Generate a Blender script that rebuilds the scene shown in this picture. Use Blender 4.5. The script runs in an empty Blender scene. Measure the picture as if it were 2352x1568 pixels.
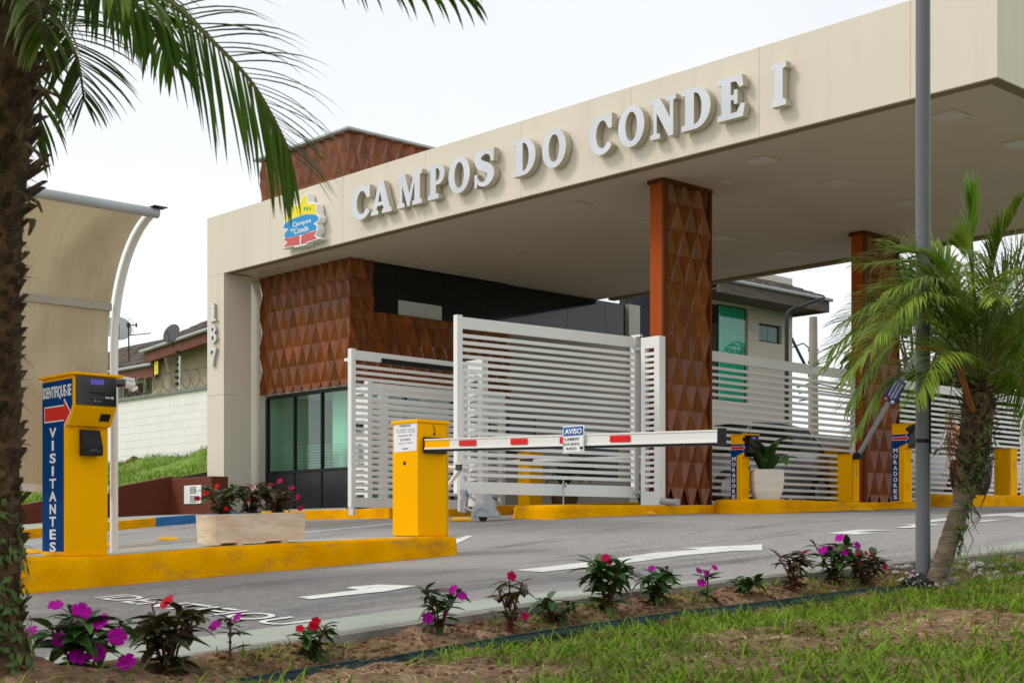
import bpy, bmesh, math, random
import numpy as np
from mathutils import Vector, Matrix, geometry

random.seed(7)
RNG = np.random.default_rng(11)
scene = bpy.context.scene
COL = scene.collection
R = math.radians

# ---------------------------------------------------------------- camera
CAM = Vector((7.856, -14.766, 0.0))
YAW = R(46.85)
cam_data = bpy.data.cameras.new("camera")
cam_data.lens = 50
cam_data.sensor_width = 36
cam_data.shift_y = 451 / 2352
cam_data.clip_start = 0.1
cam_data.clip_end = 2000
cam_data.dof.use_dof = True
cam_data.dof.focus_distance = 17.0
cam_data.dof.aperture_fstop = 9.0
cam = bpy.data.objects.new("camera", cam_data)
COL.objects.link(cam)
cam.location = CAM
cam.rotation_euler = (R(90), 0, YAW)
scene.camera = cam

# ---------------------------------------------------------------- sky, sun, exposure
SUN_AZ = Vector((-0.50, -0.62, 0.0)).normalized()      # the soft sun stands in front of the gate, to its left
SUN_EL = R(46)
world = bpy.data.worlds.new("World")
scene.world = world
world.use_nodes = True
nt = world.node_tree
nt.nodes.clear()
out = nt.nodes.new("ShaderNodeOutputWorld")
sky = nt.nodes.new("ShaderNodeTexSky")
sky.sky_type = 'NISHITA'
sky.sun_disc = False
sky.sun_elevation = SUN_EL
sky.sun_rotation = math.atan2(SUN_AZ.x, SUN_AZ.y)
hs = nt.nodes.new("ShaderNodeHueSaturation")
hs.inputs['Saturation'].default_value = 0.25
bg1 = nt.nodes.new("ShaderNodeBackground")
bg1.inputs['Strength'].default_value = 0.05
nt.links.new(sky.outputs[0], hs.inputs['Color'])
nt.links.new(hs.outputs[0], bg1.inputs['Color'])
tc = nt.nodes.new("ShaderNodeTexCoord")
nz = nt.nodes.new("ShaderNodeTexNoise")
nz.inputs['Scale'].default_value = 2.2
nz.inputs['Detail'].default_value = 5
nt.links.new(tc.outputs['Generated'], nz.inputs['Vector'])
cr = nt.nodes.new("ShaderNodeValToRGB")
cr.color_ramp.elements[0].position = 0.3
cr.color_ramp.elements[0].color = (0.84, 0.875, 0.93, 1)
cr.color_ramp.elements[1].position = 0.7
cr.color_ramp.elements[1].color = (1.0, 1.0, 1.0, 1)
nt.links.new(nz.outputs['Fac'], cr.inputs['Fac'])
bg2 = nt.nodes.new("ShaderNodeBackground")                # the closed white cloud cover
bg2.inputs['Strength'].default_value = 0.75
nt.links.new(cr.outputs[0], bg2.inputs['Color'])
add = nt.nodes.new("ShaderNodeAddShader")
nt.links.new(bg1.outputs[0], add.inputs[0])
nt.links.new(bg2.outputs[0], add.inputs[1])
nt.links.new(add.outputs[0], out.inputs['Surface'])

sl = bpy.data.lights.new("sun", 'SUN')
sl.energy = 1.5
sl.angle = R(14)
sl.color = (1.0, 0.94, 0.86)
so = bpy.data.objects.new("sun", sl)
COL.objects.link(so)
sd = -(SUN_AZ * math.cos(SUN_EL) + Vector((0, 0, math.sin(SUN_EL))))
so.rotation_euler = sd.to_track_quat('-Z', 'Y').to_euler()
so.location = (-8, -20, 30)

scene.view_settings.view_transform = 'Standard'
scene.view_settings.look = 'None'
scene.view_settings.gamma = 1
scene.view_settings.use_curve_mapping = False
scene.view_settings.exposure = 0.14
scene.render.engine = 'CYCLES'
scene.cycles.use_denoising = True
scene.cycles.max_bounces = 8
scene.cycles.transparent_max_bounces = 16
scene.cycles.caustics_reflective = False
scene.cycles.caustics_refractive = False

# ---------------------------------------------------------------- survey helpers (a ray of the photograph met with a known plane)
FPX, CU, HV = 3267.0, 1176.0, 1235.0
SN, CS = math.sin(YAW), math.cos(YAW)
def ray(u, v):
    p, q = (u - CU) / FPX, (HV - v) / FPX
    return Vector((CS * p - SN, SN * p + CS, q))
def at_x(u, v, x): r = ray(u, v); return CAM + r * ((x - CAM.x) / r.x)
def at_y(u, v, y): r = ray(u, v); return CAM + r * ((y - CAM.y) / r.y)
def at_z(u, v, z): r = ray(u, v); return CAM + r * (z / r.z)
def at_d(u, v, d): return CAM + ray(u, v) * d
KY = [-60, -20, -14, -11, -10, -8, -5.9, -4.5, -2.9, -1.7, 0.7, 1.8, 5, 6.7, 12, 20, 60, 400]
KZ = [-2.6, -.98, -.68, -.48, -.405, -.285, -.166, -.06, .075, .175, .265, .295, .40, .458, .58, .68, .9, .9]
def G(x, y):
    z = (np.interp(y - .5, KY, KZ) + 2 * np.interp(y, KY, KZ) + np.interp(y + .5, KY, KZ)) / 4
    t = np.clip((np.asarray(y) + 9) / 5., 0, 1)
    return z - .028 * t * (np.clip(x, -6, 4) + 2.4)
def og(u, v):
    r = ray(u, v); t = 2.0
    while t < 60:
        p = CAM + r * t
        if p.z < G(p.x, p.y): return Vector((p.x, p.y, float(G(p.x, p.y))))
        t += .01
    return CAM + r * 30

# ---------------------------------------------------------------- materials
MATS = {}
def mat(name, col, rough=.6, var=.08, scale=3.0, col2=None, bump=0., bscale=30., metal=0., coat=0., spec=.3,
        stretch=(1, 1, 1), ramp=(.35, .65), rnd=0., transl=0., detail=4):
    m = bpy.data.materials.new(name)
    m.use_nodes = True
    n = m.node_tree; N = n.nodes; L = n.links
    b = N['Principled BSDF']
    b.inputs['Roughness'].default_value = rough
    b.inputs['Metallic'].default_value = metal
    b.inputs['Coat Weight'].default_value = coat
    b.inputs['Coat Roughness'].default_value = .12
    b.inputs['Specular IOR Level'].default_value = spec
    geo = N.new("ShaderNodeNewGeometry")
    mp = N.new("ShaderNodeMapping")
    mp.inputs['Scale'].default_value = stretch
    L.new(geo.outputs['Position'], mp.inputs['Vector'])
    t = N.new("ShaderNodeTexNoise")
    t.inputs['Scale'].default_value = scale
    t.inputs['Detail'].default_value = detail
    L.new(mp.outputs[0], t.inputs['Vector'])
    r = N.new("ShaderNodeValToRGB")
    e = r.color_ramp.elements
    e[0].position, e[1].position = ramp
    if col2 is None:
        c0 = [c * (1 - var) for c in col]; c1 = [min(1, c * (1 + var)) for c in col]
    else:
        c0, c1 = col, col2
    e[0].color = (*c0, 1); e[1].color = (*c1, 1)
    L.new(t.outputs['Fac'], r.inputs['Fac'])
    src = r.outputs[0]
    if rnd:
        oi = N.new("ShaderNodeObjectInfo")
        h = N.new("ShaderNodeHueSaturation")
        mr = N.new("ShaderNodeMapRange")
        mr.inputs['To Min'].default_value = 1 - rnd
        mr.inputs['To Max'].default_value = 1 + rnd
        L.new(oi.outputs['Random'], mr.inputs['Value'])
        L.new(mr.outputs[0], h.inputs['Value'])
        L.new(src, h.inputs['Color'])
        src = h.outputs[0]
    L.new(src, b.inputs['Base Color'])
    if bump:
        t2 = N.new("ShaderNodeTexNoise")
        t2.inputs['Scale'].default_value = bscale
        t2.inputs['Detail'].default_value = 5
        L.new(mp.outputs[0], t2.inputs['Vector'])
        bp = N.new("ShaderNodeBump")
        bp.inputs['Strength'].default_value = bump
        bp.inputs['Distance'].default_value = .02
        L.new(t2.outputs['Fac'], bp.inputs['Height'])
        L.new(bp.outputs[0], b.inputs['Normal'])
    if transl:
        o = N['Material Output']
        tr = N.new("ShaderNodeBsdfTranslucent")
        L.new(src, tr.inputs['Color'])
        mx = N.new("ShaderNodeMixShader")
        mx.inputs['Fac'].default_value = transl
        L.new(b.outputs[0], mx.inputs[1]); L.new(tr.outputs[0], mx.inputs[2])
        L.new(mx.outputs[0], o.inputs['Surface'])
    MATS[name] = m
    return m
def stain(m, col, scale, lo, hi, stretch=(1, 1, 1), amount=1.0):
    """second layer of wear with a shape of its own over a material's colour"""
    n = m.node_tree; N = n.nodes; L = n.links
    b = N['Principled BSDF']
    src = b.inputs['Base Color'].links[0].from_socket
    geo = N.new("ShaderNodeNewGeometry"); mp = N.new("ShaderNodeMapping"); mp.inputs['Scale'].default_value = stretch
    mp.inputs['Location'].default_value = (3.7, 1.3, 8.1)
    L.new(geo.outputs['Position'], mp.inputs['Vector'])
    t = N.new("ShaderNodeTexNoise"); t.inputs['Scale'].default_value = scale; t.inputs['Detail'].default_value = 6
    t.inputs['Roughness'].default_value = .65
    L.new(mp.outputs[0], t.inputs['Vector'])
    r = N.new("ShaderNodeMapRange"); r.inputs['From Min'].default_value = lo; r.inputs['From Max'].default_value = hi
    r.inputs['To Max'].default_value = amount
    L.new(t.outputs['Fac'], r.inputs['Value'])
    mx = N.new("ShaderNodeMix"); mx.data_type = 'RGBA'
    mx.inputs[7].default_value = (*col, 1)
    L.new(r.outputs[0], mx.inputs[0]); L.new(src, mx.inputs[6]); L.new(mx.outputs[2], b.inputs['Base Color'])
    return m

M_fascia = stain(mat('fascia_paint', (.71, .635, .535), .6, .03, .5, bump=.03, bscale=60), (.52, .45, .33), 1.5, .52, .78, (1.9, 1, .2), .45)
M_joint = mat('joint_sealant', (.62, .40, .12), .7, .3, 3, col2=(.66, .55, .36), stretch=(1, 1, 1.2))
M_soffit = mat('soffit_plaster', (.57, .47, .39), .8, .03, .6)
M_lip = mat('soffit_lip', (.22, .165, .09), .7, .08, 1)
M_lightpanel = mat('light_diffuser', (.60, .52, .46), .35, .02, 1)
M_graywall = mat('grey_render', (.50, .475, .43), .8, .04, 1.2, bump=.05)
M_wood = stain(mat('lacquered_panel', (.18, .042, .005), .24, .25, 2.5, coat=.38, spec=.25, rnd=.24, stretch=(5, 5, .7)), (.34, .105, .010), 2.2, .5, .75, (7, 7, .5), .55)
M_woodflat = mat('brown_board_paint', (.13, .032, .008), .6, .1, 2, spec=.1)
M_terracotta = mat('terracotta_paint', (.34, .07, .014), .6, .06, .8, spec=.05)
M_steel = mat('brushed_aluminium', (.54, .55, .555), .20, .07, 1.2, metal=.9)
M_edge = mat('letter_return', (.52, .46, .36), .45, .04, 2)
M_white = mat('white_enamel', (.80, .79, .77), .45, .03, 1.2, rnd=.03)
M_slatshaded = mat('shaded_slat_enamel', (.66, .635, .61), .5, .03, 1.2, rnd=.03)  # white slat enamel with the shade under the canopy put into its colour
M_whitepost = mat('white_post_enamel', (.80, .79, .77), .4, .03, 1.2)
M_black = mat('black_plastic', (.010, .010, .011), .5, .2, 5, spec=.25)
M_blackgloss = mat('black_acrylic', (.008, .008, .009), .08, .1, 5, coat=.6)
M_blackpanel = mat('black_panel', (.020, .019, .020), .32, .15, 1.2)
M_yellow = stain(mat('yellow_enamel', (1.0, .46, .0), .55, .03, 1.5, spec=.02), (.62, .26, .004), 3.0, .66, .85, (1, 1, .6), .35)
M_kerb = stain(mat('yellow_kerb_paint', (.74, .31, .0), .8, .14, 2.5, col2=(.90, .42, .0), spec=.02, bump=.45, bscale=26), (.24, .16, .05), 3.2, .53, .78, (1, 1, 2.2), .8)
M_bluekerb = mat('blue_kerb_paint', (.03, .17, .42), .7, .15, 4, bump=.3, bscale=30)
M_blue = mat('blue_vinyl', (.0, .05, .21), .55, .05, 2, spec=.03)
M_whitevinyl = mat('white_vinyl', (.86, .86, .86), .5, .02, 2)
M_red = mat('red_vinyl', (.72, .004, .006), .4, .08, 4)
M_screen = bpy.data.materials.new('lcd_screen'); M_screen.use_nodes = True
_b = M_screen.node_tree.nodes['Principled BSDF']; _b.inputs['Base Color'].default_value = (.05, .04, .2, 1)
_b.inputs['Emission Color'].default_value = (.09, .05, .34, 1); _b.inputs['Emission Strength'].default_value = .6
M_concrete = stain(mat('pavement_concrete', (.31, .335, .285), .85, .10, 1.2, bump=.2, bscale=40), (.22, .23, .20), 1.6, .5, .75, (1, .6, 1), .6)
M_islandtop = mat('island_concrete', (.33, .36, .32), .85, .12, 2, bump=.2)
M_kerbface = stain(mat('kerb_concrete', (.25, .23, .20), .9, .2, 3, bump=.5, bscale=30), (.12, .10, .08), 4, .5, .8)
M_planter = stain(mat('washed_stone', (.76, .62, .47), .8, .10, 3.0, bump=.25, bscale=30, stretch=(1, 1, 4)), (.62, .37, .18), 3.4, .47, .70, (1.2, 1.2, 6), .7)
M_potwhite = stain(mat('washed_pot', (.80, .73, .64), .7, .06, 2.0, bump=.1, stretch=(1, 1, 4)), (.66, .46, .30), 2.2, .55, .8, (1, 1, 9), .55)
M_grey_pole = mat('pole_grey_paint', (.135, .14, .15), .42, .06, 2, stretch=(1, 1, .3))
M_motor = mat('motor_grey', (.36, .38, .405), .4, .03, 2)
M_zinc = mat('zinc_plate', (.42, .44, .46), .35, .15, 9, metal=.7)
M_rubber = mat('rubber', (.02, .02, .02), .7, .1, 4)
M_bark = stain(mat('palm_bark', (.06, .037, .021), .95, .4, 14, bump=.9, bscale=35), (.23, .17, .115), 9, .52, .7)
M_fibre = mat('palm_fibre', (.035, .019, .010), .95, .5, 20, col2=(.12, .07, .038), bump=.8, bscale=50)
M_ring = stain(mat('palm_ring_bark', (.16, .125, .085), .95, .3, 10, bump=.9, bscale=30, stretch=(.6, .6, 3)), (.36, .31, .25), 7, .58, .72)
M_frond = mat('palm_leaf_dark', (.042, .10, .010), .5, .3, 2.5, rnd=.2, transl=.32, col2=(.095, .185, .018), spec=.3)
M_frond2 = mat('palm_leaf_fresh', (.085, .155, .010), .5, .3, 3.5, rnd=.32, transl=.36, col2=(.25, .34, .028), spec=.3)
M_spear = mat('palm_spear_leaf', (.17, .34, .02), .4, .15, 3, transl=.35)
M_rachis = mat('frond_rib', (.12, .13, .03), .5, .2, 4)
M_deadleaf = mat('dry_sheath', (.26, .09, .02), .6, .3, 6)
M_leaf = mat('impatiens_leaf', (.020, .065, .012), .5, .3, 9, rnd=.5, col2=(.055, .13, .022), transl=.15, spec=.35)
M_leafred = mat('impatiens_bronze_leaf', (.075, .030, .016), .5, .3, 9, rnd=.5, col2=(.06, .095, .024), transl=.15, spec=.35)
M_stem = mat('red_stem', (.14, .02, .02), .5, .2, 9)
M_magenta = mat('magenta_petal', (.40, .002, .30), .6, .12, 20, rnd=.12, transl=.25, spec=.1)
M_redpetal = mat('red_petal', (.52, .002, .02), .6, .12, 20, rnd=.1, transl=.25, spec=.1)
M_orangered = mat('scarlet_petal', (.70, .012, .006), .6, .1, 20, transl=.25, spec=.1)
M_pink = mat('pale_pink_petal', (.78, .42, .48), .5, .1, 20, transl=.25)
M_crimson = mat('crimson_petal', (.42, .002, .07), .6, .1, 20, transl=.25, spec=.1)
M_flowereye = mat('flower_eye', (.8, .55, .7), .5, .1, 5)
M_soil = stain(mat('dry_soil', (.125, .066, .033), .95, .25, 9, col2=(.25, .15, .082), bump=1., bscale=60), (.42, .30, .18), 22, .52, .68, (1, 1, 1), .7)
M_clod = mat('soil_clod', (.11, .055, .026), .95, .3, 14, col2=(.20, .105, .055), bump=.6, bscale=60, rnd=.2)
M_grass = mat('grass_blade', (.085, .17, .007), .55, .25, 7, col2=(.21, .33, .022), transl=.25, spec=.1)
M_straw = mat('dry_straw', (.46, .33, .17), .8, .25, 9, col2=(.68, .53, .31))
M_edging = mat('green_edging_plastic', (.012, .034, .035), .55, .2, 6, bump=.15)
M_gravel = mat('pale_gravel', (.32, .30, .28), .9, .25, 25)
M_rock = stain(mat('dark_rock', (.018, .017, .017), .8, .3, 15, bump=.9, bscale=50), (.55, .55, .53), 38, .56, .62)
M_brown = stain(mat('brown_wall_paint', (.135, .030, .011), .75, .08, 1.5, bump=.1), (.10, .022, .009), 2, .5, .8)
M_block = stain(mat('white_block_paint', (.87, .845, .83), .8, .02, 2, rnd=.02, bump=.1), (.72, .62, .50), 1.2, .6, .85, (1, 1, .4), .5)
M_mortar = mat('painted_mortar', (.83, .805, .79), .9, .05, 3)
M_coping = mat('grey_coping', (.22, .23, .22), .85, .15, 3)
M_lawn = stain(mat('bank_lawn', (.10, .18, .015), .95, .3, 4, col2=(.20, .29, .04), bump=.9, bscale=20), (.30, .22, .12), 1.6, .58, .68)
M_housewall = mat('house_render', (.42, .36, .235), .8, .06, 1.0)
M_housecream = mat('house_cream', (.66, .60, .51), .8, .05, .8)
M_housenavy = mat('navy_facade', (.020, .024, .035), .4, .1, 2)
M_tile = mat('roof_tile', (.115, .09, .075), .85, .3, 5, rnd=.35)
M_tilebase = mat('roof_under_tile', (.05, .042, .037), .9, .1, 3)
M_timber = mat('roof_timber', (.16, .048, .02), .6, .15, 3, stretch=(1, 1, 4))
M_oldtimber = mat('grey_timber', (.13, .10, .085), .8, .2, 4, stretch=(1, 1, 4))
M_gutter = mat('gutter_grey', (.42, .44, .46), .5, .08, 3)
M_wire = mat('galvanised_wire', (.20, .20, .19), .6, .2, 9)
M_curtain = mat('teal_curtain', (.24, .60, .51), .75, .15, 2, stretch=(4, 9, .3))
M_lamp = mat('lamp_dark_grey', (.028, .03, .034), .5, .1, 4)
M_utility = mat('concrete_pole', (.33, .29, .24), .9, .1, 2)
M_tree = mat('tree_leaf', (.022, .055, .016), .55, .4, 1.2, col2=(.07, .14, .03), transl=.25)
M_trunk = mat('tree_bark', (.10, .08, .06), .95, .3, 9, bump=.6)
M_paint = stain(mat('road_paint', (.66, .655, .62), .7, .07, 4, bump=.2, bscale=60), (.27, .265, .26), 16, .585, .66, (1, 1, 1), .8)
M_yellowline = stain(mat('yellow_line_paint', (.66, .34, .02), .75, .1, 4), (.25, .2, .14), 14, .56, .66)
M_stud = mat('yellow_stud', (.78, .40, .01), .5, .1, 6)
M_paper = mat('paper', (.80, .80, .84), .7, .03, 6)
M_ink = mat('print_grey', (.20, .20, .22), .8, .1, 9)
M_inkdark = mat('print_black', (.02, .02, .02), .6, .1, 9)
M_signblue = mat('sign_blue', (.012, .11, .36), .4, .05, 4)
M_darkblue = mat('sign_dark_blue', (.045, .045, .20), .4, .05, 4)
M_logoyellow = mat('logo_yellow', (.88, .70, .005), .35, .03, 4)
M_logoblue = mat('logo_blue', (.004, .27, .62), .35, .03, 4)
M_logored = mat('logo_red', (.60, .09, .09), .35, .03, 4)
M_logogreen = mat('logo_green', (.01, .35, .08), .35, .03, 4)
M_silver = mat('car_silver', (.30, .31, .33), .3, .02, 1, metal=.5, coat=.6)
M_carwhite = mat('car_white', (.60, .64, .70), .3, .02, 1, coat=.6)
M_carglass = mat('car_glass', (.02, .035, .035), .06, .05, 1, coat=.5)
M_headlight = mat('headlight_glass', (.65, .62, .52), .12, .05, 8)
M_tail = mat('tail_light', (.35, .01, .012), .2, .05, 8)
M_brownpot = mat('dark_brown_pot', (.045, .030, .026), .5, .1, 3)
M_basket = mat('basket_weave', (.16, .085, .045), .85, .4, 12, bump=.6, stretch=(1, 1, 5))
M_blind = mat('blind_white', (.55, .56, .55), .6, .05, 3)
M_interior = mat('interior_paint', (.84, .88, .83), .8, .03, 1)
M_lily = mat('strap_leaf', (.03, .09, .02), .4, .2, 6, col2=(.07, .16, .035), transl=.2)
M_orangeflower = mat('orange_bract', (.75, .25, .01), .5, .2, 12)
M_ivy = mat('ivy_leaf', (.045, .10, .014), .5, .3, 12, col2=(.11, .19, .025), transl=.2)

def glass(name, tint, transp, rough=.02):
    m = bpy.data.materials.new(name); m.use_nodes = True
    N = m.node_tree.nodes; L = m.node_tree.links; N.clear()
    o = N.new("ShaderNodeOutputMaterial")
    t = N.new("ShaderNodeBsdfTransparent"); t.inputs[0].default_value = (*tint, 1)
    g = N.new("ShaderNodeBsdfGlossy"); g.inputs['Roughness'].default_value = rough
    g.inputs[0].default_value = (.9, .95, .95, 1)
    f = N.new("ShaderNodeFresnel"); f.inputs[0].default_value = 1.5
    mr = N.new("ShaderNodeMapRange"); mr.inputs['To Min'].default_value = 1 - transp; mr.inputs['To Max'].default_value = 1
    L.new(f.outputs[0], mr.inputs['Value'])
    mx = N.new("ShaderNodeMixShader")
    gb_ = N.new("ShaderNodeNewGeometry"); sb_ = N.new("ShaderNodeMath"); sb_.operation = 'SUBTRACT'; sb_.inputs[0].default_value = 1
    ml_ = N.new("ShaderNodeMath"); ml_.operation = 'MULTIPLY'      # only the outer face of a pane mirrors
    L.new(gb_.outputs['Backfacing'], sb_.inputs[1]); L.new(sb_.outputs[0], ml_.inputs[0]); L.new(mr.outputs[0], ml_.inputs[1])
    L.new(ml_.outputs[0], mx.inputs[0]); L.new(t.outputs[0], mx.inputs[1]); L.new(g.outputs[0], mx.inputs[2])
    L.new(mx.outputs[0], o.inputs[0])
    return m
M_greenglass = glass('green_glass', (.74, .95, .86), .945)
M_darkglass = mat('black_glass', (.006, .007, .010), .04, .1, 1, coat=.4)
M_tealglass = glass('teal_glass', (.62, .94, .86), .96)
M_acrylic = glass('clear_plastic', (.93, .93, .93), .95)

# translucent bronze polycarbonate of the shelter: fine flutes along the sheet, dirt with its own shape
def polycarb():
    m = bpy.data.materials.new('bronze_polycarbonate'); m.use_nodes = True
    N = m.node_tree.nodes; L = m.node_tree.links
    b = N['Principled BSDF']; b.inputs['Roughness'].default_value = .28
    geo = N.new("ShaderNodeNewGeometry"); mp = N.new("ShaderNodeMapping"); mp.inputs['Scale'].default_value = (1, 60, .25)
    L.new(geo.outputs['Position'], mp.inputs['Vector'])
    t = N.new("ShaderNodeTexNoise"); t.inputs['Scale'].default_value = 1.0; t.inputs['Detail'].default_value = 3
    L.new(mp.outputs[0], t.inputs['Vector'])
    r = N.new("ShaderNodeValToRGB"); r.color_ramp.elements[0].position = .3; r.color_ramp.elements[1].position = .7
    r.color_ramp.elements[0].color = (.60, .53, .40, 1); r.color_ramp.elements[1].color = (.66, .60, .47, 1)
    L.new(t.outputs['Fac'], r.inputs['Fac'])
    t2 = N.new("ShaderNodeTexNoise"); t2.inputs['Scale'].default_value = 1.1; t2.inputs['Detail'].default_value = 6
    mp2 = N.new("ShaderNodeMapping"); mp2.inputs['Scale'].default_value = (1, 1.6, 1.1)
    L.new(geo.outputs['Position'], mp2.inputs['Vector']); L.new(mp2.outputs[0], t2.inputs['Vector'])
    mx = N.new("ShaderNodeMix"); mx.data_type = 'RGBA'; mx.inputs[7].default_value = (.40, .35, .26, 1)
    mr = N.new("ShaderNodeMapRange"); mr.inputs['From Min'].default_value = .48; mr.inputs['From Max'].default_value = .70
    mr.inputs['To Max'].default_value = .7
    L.new(t2.outputs['Fac'], mr.inputs['Value']); L.new(mr.outputs[0], mx.inputs[0]); L.new(r.outputs[0], mx.inputs[6])
    L.new(mx.outputs[2], b.inputs['Base Color'])
    tr = N.new("ShaderNodeBsdfTranslucent"); L.new(mx.outputs[2], tr.inputs[0])
    ms = N.new("ShaderNodeMixShader"); ms.inputs[0].default_value = .55
    L.new(b.outputs[0], ms.inputs[1]); L.new(tr.outputs[0], ms.inputs[2])
    tp = N.new("ShaderNodeBsdfTransparent"); tp.inputs[0].default_value = (.75, .68, .55, 1)
    m2 = N.new("ShaderNodeMixShader"); m2.inputs[0].default_value = .14
    L.new(ms.outputs[0], m2.inputs[1]); L.new(tp.outputs[0], m2.inputs[2])
    L.new(m2.outputs[0], N['Material Output'].inputs[0])
    return m
M_poly = polycarb()

def asphalt():
    m = bpy.data.materials.new('worn_asphalt'); m.use_nodes = True
    N = m.node_tree.nodes; L = m.node_tree.links
    b = N['Principled BSDF']; b.inputs['Roughness'].default_value = .82
    geo = N.new("ShaderNodeNewGeometry")
    def noise(scale, stretch, detail=5, rough=.6, loc=(0, 0, 0)):
        mp = N.new("ShaderNodeMapping"); mp.inputs['Scale'].default_value = stretch; mp.inputs['Location'].default_value = loc
        t = N.new("ShaderNodeTexNoise"); t.inputs['Scale'].default_value = scale; t.inputs['Detail'].default_value = detail
        t.inputs['Roughness'].default_value = rough
        L.new(geo.outputs['Position'], mp.inputs[0]); L.new(mp.outputs[0], t.inputs['Vector'])
        return t.outputs['Fac']
    def ramp(f, a, b_, lo, hi):
        r = N.new("ShaderNodeMapRange"); r.inputs['From Min'].default_value = a; r.inputs['From Max'].default_value = b_
        r.inputs['To Min'].default_value = lo; r.inputs['To Max'].default_value = hi
        L.new(f, r.inputs['Value']); return r.outputs[0]
    def mix(f, a, c):
        x = N.new("ShaderNodeMix"); x.data_type = 'RGBA'
        L.new(f, x.inputs[0])
        if isinstance(a, tuple): x.inputs[6].default_value = (*a, 1)
        else: L.new(a, x.inputs[6])
        x.inputs[7].default_value = (*c, 1)
        return x.outputs[2]
    c = mix(ramp(noise(42, (1, 1, 1), 4, .85), .36, .64, 0, 1), (.115, .11, .106), (.40, .382, .362))     # aggregate
    c = mix(ramp(noise(1.1, (1, .22, 1)), .42, .66, 0, .34), c, (.31, .285, .255))                       # dusty wear along the lane
    c = mix(ramp(noise(.9, (1.4, .25, 1), 6, .65, (5, 2, 0)), .525, .64, 0, .72), c, (.058, .056, .056))  # damp and oily runs
    def patch(cx, cy, rx, ry):
        sx_ = N.new("ShaderNodeSeparateXYZ"); L.new(geo.outputs['Position'], sx_.inputs[0])
        def m(op, a, b_):
            q = N.new("ShaderNodeMath"); q.operation = op
            for i_, v_ in enumerate((a, b_)):
                if isinstance(v_, (int, float)): q.inputs[i_].default_value = v_
                else: L.new(v_, q.inputs[i_])
            return q.outputs[0]
        dx = m('DIVIDE', m('SUBTRACT', sx_.outputs[0], cx), rx); dy = m('DIVIDE', m('SUBTRACT', sx_.outputs[1], cy), ry)
        d = m('SQRT', m('ADD', m('MULTIPLY', dx, dx), m('MULTIPLY', dy, dy)), 0)
        return m('ADD', d, m('MULTIPLY', noise(1.6, (1, .5, 1), 6, .7), 1.1))
    for (cx, cy, rx, ry, amt) in ((-.3, -9.7, 1.9, 1.5, .68), (.3, -8.0, 1.3, 1.2, .5), (-7.5, -2.6, 4.5, 1.2, .75), (1.2, -11.5, 2.2, 1.4, .4)):
        c = mix(ramp(patch(cx, cy, rx, ry), 1.15, 1.9, amt, 0), c, (.075, .073, .073))                    # oil and tyre dark where cars wait
    c = mix(ramp(noise(11, (1, 1, 1), 7, .8), .42, .62, 0, .30), c, (.38, .365, .345))
    c = mix(ramp(noise(7, (1, .8, 1), 8, .8, (9, 4, 0)), .52, .66, 0, .34), c, (.09, .088, .086))
    c = mix(ramp(noise(150, (1, 1, 1), 2, .7), .60, .66, 0, .8), c, (.45, .44, .42))                      # bright stones
    L.new(c, b.inputs['Base Color'])
    bp = N.new("ShaderNodeBump"); bp.inputs['Strength'].default_value = .5; bp.inputs['Distance'].default_value = .01
    L.new(noise(90, (1, 1, 1), 4, .7), bp.inputs['Height']); L.new(bp.outputs[0], b.inputs['Normal'])
    return m
M_asphalt = asphalt()

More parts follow.
